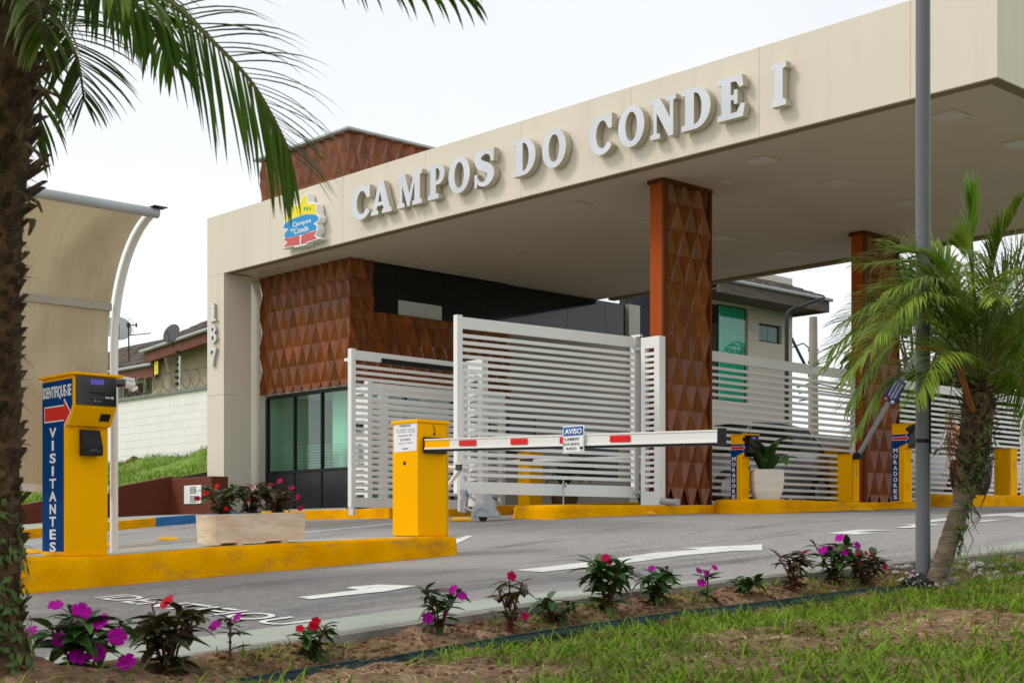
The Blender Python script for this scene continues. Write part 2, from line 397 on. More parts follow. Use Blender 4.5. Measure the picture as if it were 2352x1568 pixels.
# ---------------------------------------------------------------- mesh helpers
def empty(name, loc=(0, 0, 0), rz=0):
    o = bpy.data.objects.new(name, None); COL.objects.link(o)
    o.location = loc; o.rotation_euler = (0, 0, rz); o.empty_display_size = .1
    return o
def tag(o, label, cat=None, group=None, kind=None):
    if label: o['label'] = label
    if cat: o['category'] = cat
    if group: o['group'] = group
    if kind: o['kind'] = kind
    return o
def thing(name, label, cat, loc=(0, 0, 0), rz=0, group=None):
    return tag(empty(name, loc, rz), label, cat, group)
def link(name, me, m=None, parent=None, loc=None, rot=None, scale=None):
    if m is not None and len(me.materials) == 0: me.materials.append(m)
    o = bpy.data.objects.new(name, me); COL.objects.link(o)
    if parent is not None: o.parent = parent
    if loc is not None: o.location = loc
    if rot is not None: o.rotation_euler = rot
    if scale is not None: o.scale = scale
    return o
class MB:
    """collects shapes of ONE part and links them as one mesh"""
    def __init__(s): s.v = []; s.f = []; s.sm = []
    def raw(s, vs, fs, smooth=False, mtx=None):
        k = len(s.v)
        s.v += [tuple(mtx @ Vector(p)) for p in vs] if mtx is not None else [tuple(p) for p in vs]
        s.f += [tuple(i + k for i in f) for f in fs]; s.sm += [smooth] * len(fs)
        return s
    def box(s, a, b, mtx=None):
        x0, y0, z0 = a; x1, y1, z1 = b
        vs = [(x0, y0, z0), (x1, y0, z0), (x1, y1, z0), (x0, y1, z0), (x0, y0, z1), (x1, y0, z1), (x1, y1, z1), (x0, y1, z1)]
        return s.raw(vs, [(0, 3, 2, 1), (4, 5, 6, 7), (0, 1, 5, 4), (1, 2, 6, 5), (2, 3, 7, 6), (3, 0, 4, 7)], False, mtx)
    def tube(s, pts, rad, n=8, caps=True, mtx=None, flat=1.0):
        pts = [Vector(p) for p in pts]
        if not hasattr(rad, '__len__'): rad = [rad] * len(pts)
        vs, fs = [], []
        up = None
        for i, p in enumerate(pts):
            d = (pts[min(i + 1, len(pts) - 1)] - pts[max(i - 1, 0)])
            if d.length < 1e-9: d = Vector((0, 0, 1))
            d.normalize()
            if up is None:
                up = Vector((0, 0, 1)) if abs(d.z) < .9 else Vector((1, 0, 0))
            a = up.cross(d)
            if a.length < 1e-6: a = Vector((1, 0, 0))
            a.normalize(); b = d.cross(a); up = b
            for k in range(n):
                t = 2 * math.pi * k / n
                vs.append(p + a * (math.cos(t) * rad[i]) + b * (math.sin(t) * rad[i] * flat))
        for i in range(len(pts) - 1):
            for k in range(n):
                fs.append((i * n + k, i * n + (k + 1) % n, (i + 1) * n + (k + 1) % n, (i + 1) * n + k))
        s.raw(vs, fs, True, mtx)
        if caps:
            s.raw(vs[:n], [tuple(range(n))[::-1]], False, mtx)
            s.raw(vs[-n:], [tuple(range(n))], False, mtx)
        return s
    def lathe(s, prof, n=16, mtx=None, smooth=True, ang0=0.):
        vs, fs = [], []
        for r, z in prof:
            for k in range(n):
                t = ang0 + 2 * math.pi * k / n; vs.append((r * math.cos(t), r * math.sin(t), z))
        for i in range(len(prof) - 1):
            for k in range(n):
                fs.append((i * n + k, i * n + (k + 1) % n, (i + 1) * n + (k + 1) % n, (i + 1) * n + k))
        fs.append(tuple(range(n))[::-1]); fs.append(tuple((len(prof) - 1) * n + k for k in range(n)))
        s.raw(vs, fs, False, mtx); s.sm[-len(fs):] = [smooth] * (len(fs) - 2) + [False, False]
        return s
    def poly(s, loops, depth, mtx=None):
        """outline (first loop) with holes, in XY, thickness 0..depth along Z"""
        loops = [[Vector((p[0], p[1], 0)) for p in l] for l in loops]
        tri = geometry.tessellate_polygon(loops)
        flat = [p for l in loops for p in l]
        n = len(flat)
        vs = [(p.x, p.y, depth) for p in flat] + [(p.x, p.y, 0) for p in flat]
        fs = []
        for t in tri:
            a, b, c = t
            nz_ = (flat[b] - flat[a]).cross(flat[c] - flat[a]).z
            if abs(nz_) < 1e-12: continue
            if nz_ < 0: a, b, c = a, c, b
            fs.append((a, b, c)); fs.append((a + n, c + n, b + n))
        k = 0
        for li, l in enumerate(loops):
            m = len(l)
            area = sum(l[i].x * l[(i + 1) % m].y - l[(i + 1) % m].x * l[i].y for i in range(m))
            ccw = (area > 0) == (li == 0)
            for i in range(m):
                a, b = k + i, k + (i + 1) % m
                fs.append((a, a + n, b + n, b) if ccw else (a, b, b + n, a + n))
            k += m
        return s.raw(vs, fs, False, mtx)
    def mesh(s, name):
        me = bpy.data.meshes.new(name); me.from_pydata(s.v, [], s.f)
        me.polygons.foreach_set('use_smooth', s.sm); me.update()
        return me
    def build(s, name, m, parent=None, loc=None, rot=None, bevel=0., seg=1):
        me = s.mesh(name)
        if bevel:
            bm = bmesh.new(); bm.from_mesh(me)
            bmesh.ops.remove_doubles(bm, verts=bm.verts, dist=1e-5)
            bmesh.ops.recalc_face_normals(bm, faces=bm.faces)
            es = [e for e in bm.edges if len(e.link_faces) == 2 and e.calc_face_angle(0) > R(25)]
            bmesh.ops.bevel(bm, geom=es, offset=bevel, segments=seg, affect='EDGES', profile=.5, clamp_overlap=True)
            bm.to_mesh(me); bm.free()
        return link(name, me, m, parent, loc, rot)
def box(name, m, a, b, parent=None, bevel=0.):
    return MB().box(a, b).build(name, m, parent, bevel=bevel)
_unit = {}
def ubox(name, m, c, d, rz=0., parent=None, rx=0.):
    """shared unit box scaled: for slats and other alike pieces"""
    if m.name not in _unit:
        me = MB().box((-.5, -.5, -.5), (.5, .5, .5)).mesh('piece_' + m.name); me.materials.append(m); _unit[m.name] = me
    return link(name, _unit[m.name], None, parent, c, (rx, 0, rz), d)
XZ = lambda x, y, z: Matrix.Translation((x, y, z)) @ Matrix.Rotation(R(90), 4, 'X')          # drawing plane facing -y
YZ = lambda x, y, z: Matrix.Translation((x, y, z)) @ Matrix.Rotation(R(90), 4, 'Z') @ Matrix.Rotation(R(90), 4, 'X')   # facing +x
def text_mesh(name, s, size=1., bold=0., align='LEFT', depth=.0, spacing=1., sx=1.0):
    cu = bpy.data.curves.new(name, 'FONT'); cu.body = s; cu.size = size; cu.offset = bold; cu.align_x = align
    cu.space_character = spacing; cu.extrude = depth; cu.resolution_u = 3
    o = bpy.data.objects.new(name, cu); COL.objects.link(o)
    bpy.context.view_layer.update()
    me = bpy.data.meshes.new_from_object(o.evaluated_get(bpy.context.evaluated_depsgraph_get()))
    bpy.data.objects.remove(o); bpy.data.curves.remove(cu)
    me.transform(Matrix.Diagonal((sx, 1, 1, 1))); me.name = name
    return me
def text(name, s, m, mtx, size, parent=None, bold=0., align='CENTER', depth=.001, spacing=1., sx=1.0, w=None, h=None):
    """lettering; w and h fit it to a box in its own plane"""
    me = text_mesh(name, s, size, bold, align, depth, spacing, sx)
    co = np.array([v.co[:] for v in me.vertices])
    lo, hi = co.min(0), co.max(0)
    if w or h:
        kx = w / (hi[0] - lo[0]) if w else 1; ky = h / (hi[1] - lo[1]) if h else 1
        me.transform(Matrix.Diagonal((kx, ky, 1, 1)) @ Matrix.Translation((-(lo[0] + hi[0]) / 2, -(lo[1] + hi[1]) / 2, 0)))
    me.transform(mtx)
    return link(name, me, m, parent)

# things whose parts are written in world coordinates: the Empty stands at the base, parts keep world positions
_link0 = link
_base = {}
def link(name, me, m=None, parent=None, loc=None, rot=None, scale=None):
    o = _link0(name, me, m, parent, loc, rot, scale)
    if parent is not None and parent.name in _base:
        o.matrix_parent_inverse = Matrix.Translation(-_base[parent.name])
    return o
def thingw(name, label, cat, base, group=None):
    o = thing(name, label, cat, base, 0, group); _base[o.name] = Vector(base); return o

# ================================================================ SETTING
def sheet(name, xs, ys, zf, m, kind='structure', smooth=True, parent=None):
    xs, ys = np.asarray(xs, float), np.asarray(ys, float)
    X, Y = np.meshgrid(xs, ys)
    Z = zf(X, Y)
    nx, ny = len(xs), len(ys)
    idx = np.arange(nx * ny).reshape(ny, nx)
    f = np.stack([idx[:-1, :-1], idx[:-1, 1:], idx[1:, 1:], idx[1:, :-1]], -1).reshape(-1, 4)
    me = bpy.data.meshes.new(name)
    me.from_pydata(np.stack([X, Y, Z], -1).reshape(-1, 3).tolist(), [], f.tolist())
    me.polygons.foreach_set('use_smooth', [smooth] * len(f)); me.update()
    o = link(name, me, m, parent)
    if kind: o['kind'] = kind
    return o
def vnoise(X, Y, s, seed=0):
    """smooth value noise on a grid of size s"""
    r = np.random.default_rng(seed); T = r.random((64, 64))
    x, y = np.asarray(X) / s, np.asarray(Y) / s
    xi, yi = np.floor(x).astype(int), np.floor(y).astype(int)
    fx, fy = x - xi, y - yi
    fx, fy = fx * fx * (3 - 2 * fx), fy * fy * (3 - 2 * fy)
    g = lambda a, b: T[a % 64, b % 64]
    return (g(xi, yi) * (1 - fx) + g(xi + 1, yi) * fx) * (1 - fy) + (g(xi, yi + 1) * (1 - fx) + g(xi + 1, yi + 1) * fx) * fy
ys_long = np.concatenate([[-400, -150, -60, -30], np.arange(-20, 40, 1.), [45, 60, 90, 150, 400]])
o = sheet('ground', np.concatenate([[-400, -150, -60], np.arange(-40, 30, 5.), [40, 80, 150, 400]]), ys_long, lambda X, Y: G(X, Y) - .12, M_lawn)
o = sheet('road', np.arange(-14.2, 1.95, .5).tolist() + [1.9], np.arange(-22, 45, .5), lambda X, Y: G(X, Y), M_asphalt)
# pavement between lane and flower bed: it rises a little towards the bed
def pav(X, Y): return G(X, Y) + .012 + (np.clip(X, 1.8, 2.62) - 1.8) / .82 * np.interp(Y, [-12, -11, -8.5, -6.2, -4.5, 0], [.02, .03, .05, .09, .085, .06])
o = sheet('pavement', [1.8, 2.0, 2.3, 2.58, 2.62], np.arange(-18, 30, .5), pav, M_concrete)
# its back edge faces the bed: separate cast kerb stones
kb = empty('bed_kerb'); kb['kind'] = 'structure'
y = -16.0
while y < 8:
    n = 4; mb = MB(); y1 = y + .985
    top = lambda yy: float(pav(2.62, yy)) + .003
    vs = []
    for i in range(n + 1):
        yy = y + (y1 - y) * i / n
        vs += [(2.56, yy, top(yy)), (2.66 + random.uniform(-.004, .004), yy, top(yy) - .008), (2.67, yy, top(yy) - .25), (2.56, yy, top(yy) - .25)]
    fs = []
    for i in range(n):
        a = i * 4
        for k in range(4): fs.append((a + k, a + (k + 1) % 4, a + 4 + (k + 1) % 4, a + 4 + k))
    fs += [(0, 3, 2, 1), (n * 4, n * 4 + 1, n * 4 + 2, n * 4 + 3)]
    mb.raw(vs, [f[::-1] for f in fs]).build('kerb_stone', M_kerbface, kb)
    y += 1.0
# flower bed and lawn in front
def soilz(X, Y): return G(X, Y) + np.interp(X, [2.66, 2.8, 3.02, 3.5, 5], [.02, .0, -.075, -.075, -.03]) + .3 * np.interp(Y, [-8, -6], [0, .09]) + .05 * (vnoise(X, Y, .35, 3) - .5) + .035 * (vnoise(X, Y, .12, 4) - .5) + .02 * (vnoise(X, Y, .05, 5) - .5)
def mound(X, Y): return .16 * np.exp(-(((X - 2.98) / .38) ** 2 + ((Y + 12.62) / .5) ** 2))
def lawnz(X, Y): return soilz(X, Y) + mound(X, Y) + .06 * (vnoise(X, Y, 1.6, 8) - .5)
sheet('flower_bed', np.arange(2.66, 3.06, .04), np.arange(-14.5, -4, .05), lambda X, Y: soilz(X, Y) + mound(X, Y), M_soil)
o = sheet('lawn', np.arange(3.0, 9.0, .06), np.arange(-16, -3, .06), lawnz, M_soil)
sheet('verge', np.concatenate([np.arange(2.62, 9, .4), [12, 20, 40]]), np.arange(-4.2, 40, .7), lambda X, Y: G(X, Y) - .03 + .05 * (vnoise(X, Y, 1.3, 9) - .5), M_lawn)
# ---- left side: pavement, platform of the gatehouse, bank
sheet('pavement_far', np.arange(-16.9, -13.95, .4).tolist() + [-13.98], np.arange(-14, -.45, .5), lambda X, Y: G(X, Y) + .14, M_concrete)
sheet('gatehouse_platform', np.arange(-16.9, -10.1, .5).tolist() + [-10.12], np.arange(-.45, 10.6, .5), lambda X, Y: G(X, Y) + .15, M_concrete)
def bankz(X, Y): return np.maximum(.25, 1.12 + .2 * (Y + .8)) + .12 * (vnoise(X, Y, 1.1, 21) - .5) + .22 * np.exp(-(((X + 22.6) / 1.0) ** 2 + ((Y - 2.1) / .8) ** 2)) + .32 * np.exp(-(((X + 20.35) / .55) ** 2 + ((Y - 2.2) / .6) ** 2))
sheet('grass_bank', np.arange(-45, -16.8, .3), np.arange(-14, 3.3, .25), bankz, M_lawn)

def kerb_run(name, p0, p1, w, h, m, parent, seg=.5, label=None, dip=.1):
    """kerb between two plan points, top following the ground"""
    p0, p1 = Vector(p0), Vector(p1); L_ = (p1 - p0).length; n = max(1, int(L_ / seg)); d = (p1 - p0).normalized()
    nrm = Vector((-d.y, d.x)); vs = []; fs = []
    for i in range(n + 1):
        q = p0 + d * (L_ * i / n); z = float(G(q.x, q.y))
        a, b = q - nrm * w / 2, q + nrm * w / 2
        vs += [(a.x, a.y, z - dip), (b.x, b.y, z - dip), (b.x, b.y, z + h - .012), (b.x - nrm.x * .012, b.y - nrm.y * .012, z + h), (a.x + nrm.x * .012, a.y + nrm.y * .012, z + h), (a.x, a.y, z + h - .012)]
    for i in range(n):
        k = i * 6
        for j in range(6): fs.append((k + j, k + (j + 1) % 6, k + 6 + (j + 1) % 6, k + 6 + j))
    fs += [(5, 4, 3, 2, 1, 0), tuple(n * 6 + j for j in range(6))]
    bm = MB().raw(vs, fs)
    o = bm.build(name, m, parent)
    if label: o['label'] = label
    return o
kf = empty('kerb_far'); kf['kind'] = 'structure'
kerb_run('kerb_stone', (-13.95, -14), (-13.95, -2.67), .12, .15, M_kerb, kf)
kerb_run('kerb_stone', (-13.95, -2.67), (-13.95, -.6), .12, .152, M_bluekerb, kf, label='blue painted stretch of kerb')
kerb_run('kerb_stone', (-13.9, -.5), (-10.1, -.5), .12, .158, M_kerb, kf)
kerb_run('kerb_stone', (-10.06, -.42), (-10.06, 10), .12, .165, M_kerb, kf)
box('kerb_end', M_kerb, (-10.45, -.72, .2), (-9.98, -.44, .62), kf, .02)

def island(name, label, outline, top, group=None):
    n = len(outline); base = Vector((sum(p[0] for p in outline) / n, sum(p[1] for p in outline) / n, 0)); base.z = float(G(base.x, base.y))
    t = thingw(name, label, 'kerb island', base, group)
    # densify outline
    pts = []
    for i in range(n):
        a, b = Vector(outline[i]), Vector(outline[(i + 1) % n]); k = max(1, int((b - a).length / .22))
        for j in range(k): pts.append(a.lerp(b, j / k))
    c = Vector((base.x, base.y)); m = len(pts); vs = []; fs = []
    area = sum(pts[i].x * pts[(i + 1) % m].y - pts[(i + 1) % m].x * pts[i].y for i in range(m))
    if area < 0: pts.reverse()
    inner = []
    for i, p in enumerate(pts):
        d = (pts[(i + 1) % m] - pts[i - 1]).normalized(); nr = Vector((-d.y, d.x))
        z = float(top(p.y)); g = float(G(p.x, p.y))
        w = lambda: random.uniform(-.006, .006)
        q0 = p - nr * .015; q1 = p + nr * w(); q2 = p + nr * .03; q3 = p + nr * .11
        vs += [(q0.x, q0.y, g - .1), (q0.x, q0.y, g + .02), (q1.x, q1.y, (z + g) / 2), (p.x, p.y, z - .03 + w()), (q2.x, q2.y, z + w() * .4), (q3.x, q3.y, z + .001)]
        inner.append((q3.x, q3.y, z))
    for i in range(m):
        a, b = i * 6, ((i + 1) % m) * 6
        for k in range(5): fs.append((a + k, b + k, b + k + 1, a + k + 1))
    mb = MB().raw(vs, fs, True); mb.build('kerb_face', M_kerb, t)
    tri = geometry.tessellate_polygon([[Vector((p[0], p[1], 0)) for p in inner]])
    tf = []
    for a, b, c3 in tri:
        s_ = (inner[b][0] - inner[a][0]) * (inner[c3][1] - inner[a][1]) - (inner[b][1] - inner[a][1]) * (inner[c3][0] - inner[a][0])
        tf.append((a, b, c3) if s_ > 0 else (a, c3, b))
    MB().raw(inner, tf).build('top_slab', M_islandtop, t)
    return t
itop1 = lambda y: np.interp(y, [-10.2, -9.45, -8.4, -7.55, -6.2, -5.8], [-.14, -.139, -.068, -.032, .018, .020])
island('traffic_island', 'long yellow kerbed island carrying the visitors pillar and flower planter',
       [(-2.44, -10.15), (-2.40, -10.0), (-2.40, -5.9), (-2.46, -5.83), (-3.3, -5.83), (-3.38, -5.92), (-3.38, -10.35), (-3.2, -10.45)], itop1)
itop2 = lambda y: np.interp(y, [-1.8, 1, 6, 11], [.43, .47, .60, .74])
island('traffic_island', 'low yellow kerbed strip under the twin terracotta columns and slatted fence',
       [(-5.2, -1.70), (-5.2, 11), (-6.15, 11), (-6.15, -1.6), (-5.9, -1.78), (-5.35, -1.82)], itop2)
itop3 = lambda y: np.interp(y, [1.2, 2.5, 4.4, 6.1], [.552, .56, .555, .60])
island('traffic_island', 'raised yellow island holding the cream pot between two residents pillars',
       [(-4.52, 1.55), (-4.5, 1.8), (-4.5, 6.1), (-5.19, 6.1), (-5.19, 1.5), (-4.95, 1.36), (-4.7, 1.38)], itop3)
itop4 = lambda y: np.interp(y, [6.8, 8, 12], [.735, .74, .83])
island('traffic_island', 'yellow island with dark brown pot seen behind the leaning palm',
       [(-4.42, 7.15), (-4.4, 7.4), (-4.4, 12), (-5.19, 12), (-5.19, 7.1), (-4.9, 6.98), (-4.6, 7.0)], itop4)

# ---- road paint, 4 mm above the asphalt
def ground_poly(name, m, pts, parent, dz=.005):
    fine = []
    n = len(pts)
    for i in range(n):
        a, b = Vector(pts[i]), Vector(pts[(i + 1) % n]); k = max(1, int((b - a).length / .3))
        for j in range(k): fine.append(a.lerp(b, j / k))
    tri = geometry.tessellate_polygon([[Vector((p.x, p.y, 0)) for p in fine]])
    bm = bmesh.new(); bv = [bm.verts.new((p.x, p.y, 0)) for p in fine]
    for t in tri:
        try: bm.faces.new([bv[i] for i in t])
        except ValueError: pass
    for _ in range(2):
        es = [e for e in bm.edges if e.calc_length() > .3]
        if es: bmesh.ops.subdivide_edges(bm, edges=es, cuts=1)
    bmesh.ops.triangulate(bm, faces=bm.faces)
    for v in bm.verts: v.co.z = float(G(v.co.x, v.co.y)) + dz
    bmesh.ops.recalc_face_normals(bm, faces=bm.faces)
    for f in bm.faces:
        if f.normal.z < 0: f.normal_flip()
    me = bpy.data.meshes.new(name); bm.to_mesh(me); bm.free()
    return link(name, me, m, parent)
mk = empty('road_marking'); mk['kind'] = 'structure'
def px_poly(name, m, pix): return ground_poly(name, m, [tuple(og(u, v)[:2]) for u, v in pix], mk)
px_poly('direction_arrow', M_paint, [(685, 1372), (712, 1377), (784, 1369), (885, 1359), (957, 1346), (870, 1343), (810, 1348), (792, 1351), (826, 1355)])
px_poly('direction_arrow', M_paint, [(1182, 1310), (1244, 1314), (1568, 1276), (1684, 1265.5), (1751, 1264), (1751, 1250), (1568, 1259), (1608, 1262), (1500, 1270)])
i9 = lambda x, y: (1568 + x * .3359, 1041.25 + y * .336)
px_poly('direction_arrow', M_paint, [i9(*p) for p in ((985, 548), (1200, 522), (1485, 526), (1180, 536), (1325, 545), (1190, 555))])
px_poly('direction_arrow', M_paint, [i9(*p) for p in ((1440, 511), (1590, 509), (1700, 493), (1830, 490), (1690, 484), (1480, 486), (1570, 492))])
px_poly('lane_line', M_paint, [i9(*p) for p in ((1690, 472), (1850, 452), (1850, 438), (1690, 456))])
px_poly('direction_arrow', M_paint, [i9(*p) for p in ((2000, 432), (2220, 427), (2290, 436), (2420, 437), (2420, 398), (2200, 408), (2090, 415))])
px_poly('lane_line', M_paint, [i9(*p) for p in ((2020, 470), (2100, 464), (2205, 452), (2050, 457))])
def line(x0, x1, y0, y1, m): ground_poly('lane_line', m, [(x0, y0), (x1, y0), (x1, y1), (x0, y1)], mk)
line(-7.43, -7.31, -16, -2.6, M_paint)
line(-9.04, -8.96, -16, -1.4, M_yellowline)
line(-11.9, -11.78, -16, -5.6, M_paint)
line(-13.7, -13.62, -16, -5, M_yellowline)
line(-3.72, -3.60, -16, -6.6, M_paint)
line(-5.0, -4.9, -16, -10.4, M_paint)
for yy in (-12.6, -11.6, -11.2): line(-2.2 + (yy + 12.6) * .1, -1.2 + (yy + 12.6) * .1, yy, yy + .16, M_paint)
line(-9.9, -5.6, -1.22, -1.1, M_yellowline)
for pp in ([(735, 1192), (870, 1189), (900, 1191.5), (735, 1197)],):
    pass
px_poly('direction_arrow', M_paint, [(1040, 1240), (1072, 1231), (1086, 1231), (1048, 1249)])
# lettering across the visitors' lane, it runs on beneath the pavement edge
tm = text_mesh('lane_lettering', 'IDENTIFIQUE', 1., .006, 'LEFT', 0, 1.02)
co = np.array([v.co[:] for v in tm.vertices]); lo, hi = co.min(0), co.max(0)
X0, X1, Y0, Y1 = -1.31, 2.02, -10.20, -9.90
nv = [(X0 + (c[0] - lo[0]) / (hi[0] - lo[0]) * (X1 - X0), Y0 + (c[1] - lo[1]) / (hi[1] - lo[1]) * (Y1 - Y0) - .55 * (c[0] - lo[0]) / (hi[0] - lo[0])) for c in co]
for v, p in zip(tm.vertices, nv): v.co = (p[0], p[1], float(G(p[0], p[1])) + .006)
link('lane_lettering', tm, M_paint, mk)

# ================================================================ CANOPY
ZB, ZT = 5.13, 6.28
cn = thingw('entrance_canopy', 'cream flat canopy with broad fascia spanning the whole gate', 'canopy', (-16.36, .3, .35))
seams = [-16.664, -14.446, -12.19, -9.95, -7.70, -5.474, -3.266, -1.088, 0.0]
for i in range(8):
    a, b = seams[i] + (.004 if i else 0), seams[i + 1] - (.004 if i < 7 else 0)
    MB().box((a, 0, ZB), (b, .13, ZT)).build('fascia_panel', M_fascia, cn)
    if i: box('joint', M_joint, (seams[i] - .0039, .003, ZB + .004), (seams[i] + .0039, .1, ZT - .003), cn)
for i in range(3):
    MB().box((-.13, .134 + i * 2.556, ZB), (0, .134 + (i + 1) * 2.556 - .006, ZT)).build('fascia_panel', M_fascia, cn)
box('edge_strip', M_lip, (-16.0, .002, ZB - .014), (-.002, .16, ZB - .001), cn)
box('edge_strip', M_lip, (-.16, .165, ZB - .014), (-.002, 7.7, ZB - .001), cn)
box('rear_fascia', M_lip, (-13.0, 7.62, ZB - .03), (-.14, 7.8, ZT - .02), cn)
box('soffit', M_soffit, (-16.64, .135, ZB + .012), (-.135, 7.615, ZB + .05), cn)
box('roof_slab', M_graywall, (-16.6, .14, ZT - .12), (-.14, 7.6, ZT - .04), cn)
box('parapet_cap', M_fascia, (-16.66, .135, ZT - .5), (-16.5, 7.6, ZT - .005), cn)
col = MB().box((-16.664, 0, .2), (-16.055, .62, ZB - .004)).build('column', M_fascia, cn)
box('column_joint', M_lip, (-16.666, -.0015, 2.78), (-16.054, .3, 2.786), cn)
for x in (-10.85, -7.48, -3.95, -1.15):
    for y_ in (.96, 2.76, 4.55, 6.4):
        if x == -10.85 and y_ > 3: continue
        lp = box('light_frame', M_soffit, (x - .2, y_ - .2, ZB + .001), (x + .2, y_ + .2, ZB + .0118), cn)
        box('light_panel', M_lightpanel, (x - .17, y_ - .17, ZB - .002), (x + .17, y_ + .17, ZB + .0008), lp)
for (x, y_) in [(-15.7, .5), (-15.1, .5), (-14.5, .5), (-13.9, .5), (-13.2, .5), (-12.75, 1.0), (-12.75, 2.1), (-12.75, 3.2), (-12.75, 4.4), (-12.75, 5.6), (-12.75, 6.8), (-5.0, .9), (-5.0, 1.5), (-5.0, 6.0), (-5.0, 6.7)]:
    MB().lathe([(.085, ZB - .004), (.095, ZB + .011)], 14, Matrix.Translation((x, y_, 0))).build('downlight', M_lightpanel, cn)

# lacquered relief cladding: every folded lozenge is a piece of its own
DW, DH, DD = .30, .745, .070
def lozenge_mesh(name, m, cu_=0., cz=0., clip=None):
    """local: X along the wall, Y out of it, Z up; folded into four triangles with the middle set back"""
    k = .988; w, h = DW / 2 * k, DH / 2 * k
    bm = bmesh.new()
    c = bm.verts.new((0, .012, 0)); r = bm.verts.new((w, DD, 0)); t = bm.verts.new((0, DD, h)); l = bm.verts.new((-w, DD, 0)); b = bm.verts.new((0, DD, -h))
    for tri in ((c, r, t), (c, t, l), (c, l, b), (c, b, r)): bm.faces.new(tri)
    ext = bmesh.ops.extrude_face_region(bm, geom=list(bm.faces))
    for v in [g for g in ext['geom'] if isinstance(g, bmesh.types.BMVert)]: v.co.y -= .011
    if clip:
        u0, u1, z0, z1 = clip
        for pc, pn in (((u0, 0, 0), (-1, 0, 0)), ((u1, 0, 0), (1, 0, 0)), ((0, 0, z0), (0, 0, -1)), ((0, 0, z1), (0, 0, 1))):
            geom = list(bm.verts) + list(bm.edges) + list(bm.faces)
            bmesh.ops.bisect_plane(bm, geom=geom, plane_co=pc, plane_no=pn, clear_outer=True)
    bmesh.ops.recalc_face_normals(bm, faces=bm.faces)
    if len(bm.faces) < 3: bm.free(); return None
    me = bpy.data.meshes.new(name); bm.to_mesh(me); bm.free(); me.materials.append(m)
    return me
_loz = lozenge_mesh('relief_panel', M_wood)
def cladding(parent, org, rz, u0, u1, z0, z1, zphase=0.):
    """org: wall point (x, y); rz: turns local X along the wall"""
    nu = int((u1 - u0) / (DW / 2)) + 2; j = 0
    z = zphase
    while z - DH / 2 > z0: z -= DH / 2; j += 1
    rows = []
    zz = z; jj = j
    while zz - DH / 2 < z1: rows.append((zz, jj)); zz += DH / 2; jj += 1
    mt = Matrix.Rotation(rz, 3, 'Z')
    for zc, jr in rows:
        for i in range(-1, nu + 1):
            if (i + jr) % 2: continue
            uc = u0 + i * DW / 2
            if uc + DW / 2 <= u0 + .01 or uc - DW / 2 >= u1 - .01: continue
            inside = uc - DW / 2 >= u0 - 1e-4 and uc + DW / 2 <= u1 + 1e-4 and zc - DH / 2 >= z0 and zc + DH / 2 <= z1
            me = _loz if inside else lozenge_mesh('relief_panel', M_wood, clip=(u0 - uc, u1 - uc, z0 - zc, z1 - zc))
            if me is None: continue
            p = mt @ Vector((uc, 0, 0))
            link('relief_panel', me, None, parent, (org[0] + p.x, org[1] + p.y, zc), (0, 0, rz))

# ================================================================ GATEHOUSE
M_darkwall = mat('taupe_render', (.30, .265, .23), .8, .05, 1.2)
gh = thingw('gatehouse', 'gatehouse clad in lacquered brown relief panels beside the gate', 'gatehouse', (-14.7, 4.5, .5))
GX0, GX1, GY0, GY1 = -16.10, -13.22, .93, 8.85
box('wall', M_graywall, (-16.62, GY0 + .05, .3), (GX0 + .06, GY0 + .25, ZB + .01), gh)                # pier beside the glass
box('wall', M_graywall, (GX0 + .061, GY0, 2.80), (GX1, GY0 + .2, 7.46), gh)                            # lintel and tower front
box('wall', M_graywall, (GX1 - .2, GY0 + .201, 2.80), (GX1, 4.9, 4.2), gh)
box('wall', M_graywall, (GX1 - .2, GY0 + .201, ZB + .012), (GX1, 4.9, 7.46), gh)
box('wall', M_graywall, (GX1 - .2, GY0 + .202, 4.201), (GX1 - .001, 1.43, ZB + .011), gh)                            # tower flank
box('wall', M_graywall, (GX0 + .061, 4.7, 6.2), (GX1 - .201, 4.9, 7.46), gh)
box('wall', M_graywall, (GX0 - .13, GY0 + .26, .3), (GX0 + .06, 4.9, 7.46), gh)
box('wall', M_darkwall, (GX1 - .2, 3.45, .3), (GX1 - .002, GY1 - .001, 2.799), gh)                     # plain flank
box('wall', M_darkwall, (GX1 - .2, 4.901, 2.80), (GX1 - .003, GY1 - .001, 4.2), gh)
box('corner_pier', M_graywall, (GX1 - .26, GY1 - .36, .3), (GX1 + .03, GY1, ZB + .01), gh)
box('roof', M_graywall, (GX0 - .1, GY0 + .02, 7.40), (GX1 - .02, 4.88, 7.455), gh)
box('floor', M_graywall, (GX0, GY0 + .03, .40), (GX1 - .01, GY1, .52), gh)
box('inner_wall', M_interior, (GX0 + .1, 3.6, .52), (GX1 - .22, 3.7, 2.79), gh)
box('inner_column', M_interior, (-14.36, GY0 + .42, .52), (-13.24, GY0 + .5, 2.80), gh)
box('ceiling', M_interior, (GX0 + .1, GY0 + .2, 2.81), (GX1 - .21, 3.6, 2.85), gh)
box('flashing', M_gutter, (GX0 - .14, GY0 - .16, 7.462), (GX1 + .13, 5.0, 7.50), gh)
cladding(gh, (0, .925), math.pi, -GX1 - .06, -GX0 + .02, 2.82, ZB + .009, 3.30)
cladding(gh, (0, .925), math.pi, -GX1 - .06, -GX0 + .02, ZT - .1, 7.455, 7.455)
cladding(gh, (GX1, 0), -R(90), -1.42, -.87, 4.2, ZB + .009, 3.30)
cladding(gh, (GX1, 0), -R(90), -4.9, -.87, 2.82, 4.2, 3.30)
cladding(gh, (GX1, 0), -R(90), -4.9, -.87, ZT - .1, 7.455, 7.455)
box('edge_board', M_wood, (GX0 - .025, .9265, 2.82), (GX0 + .06, .979, ZB + .008), gh)
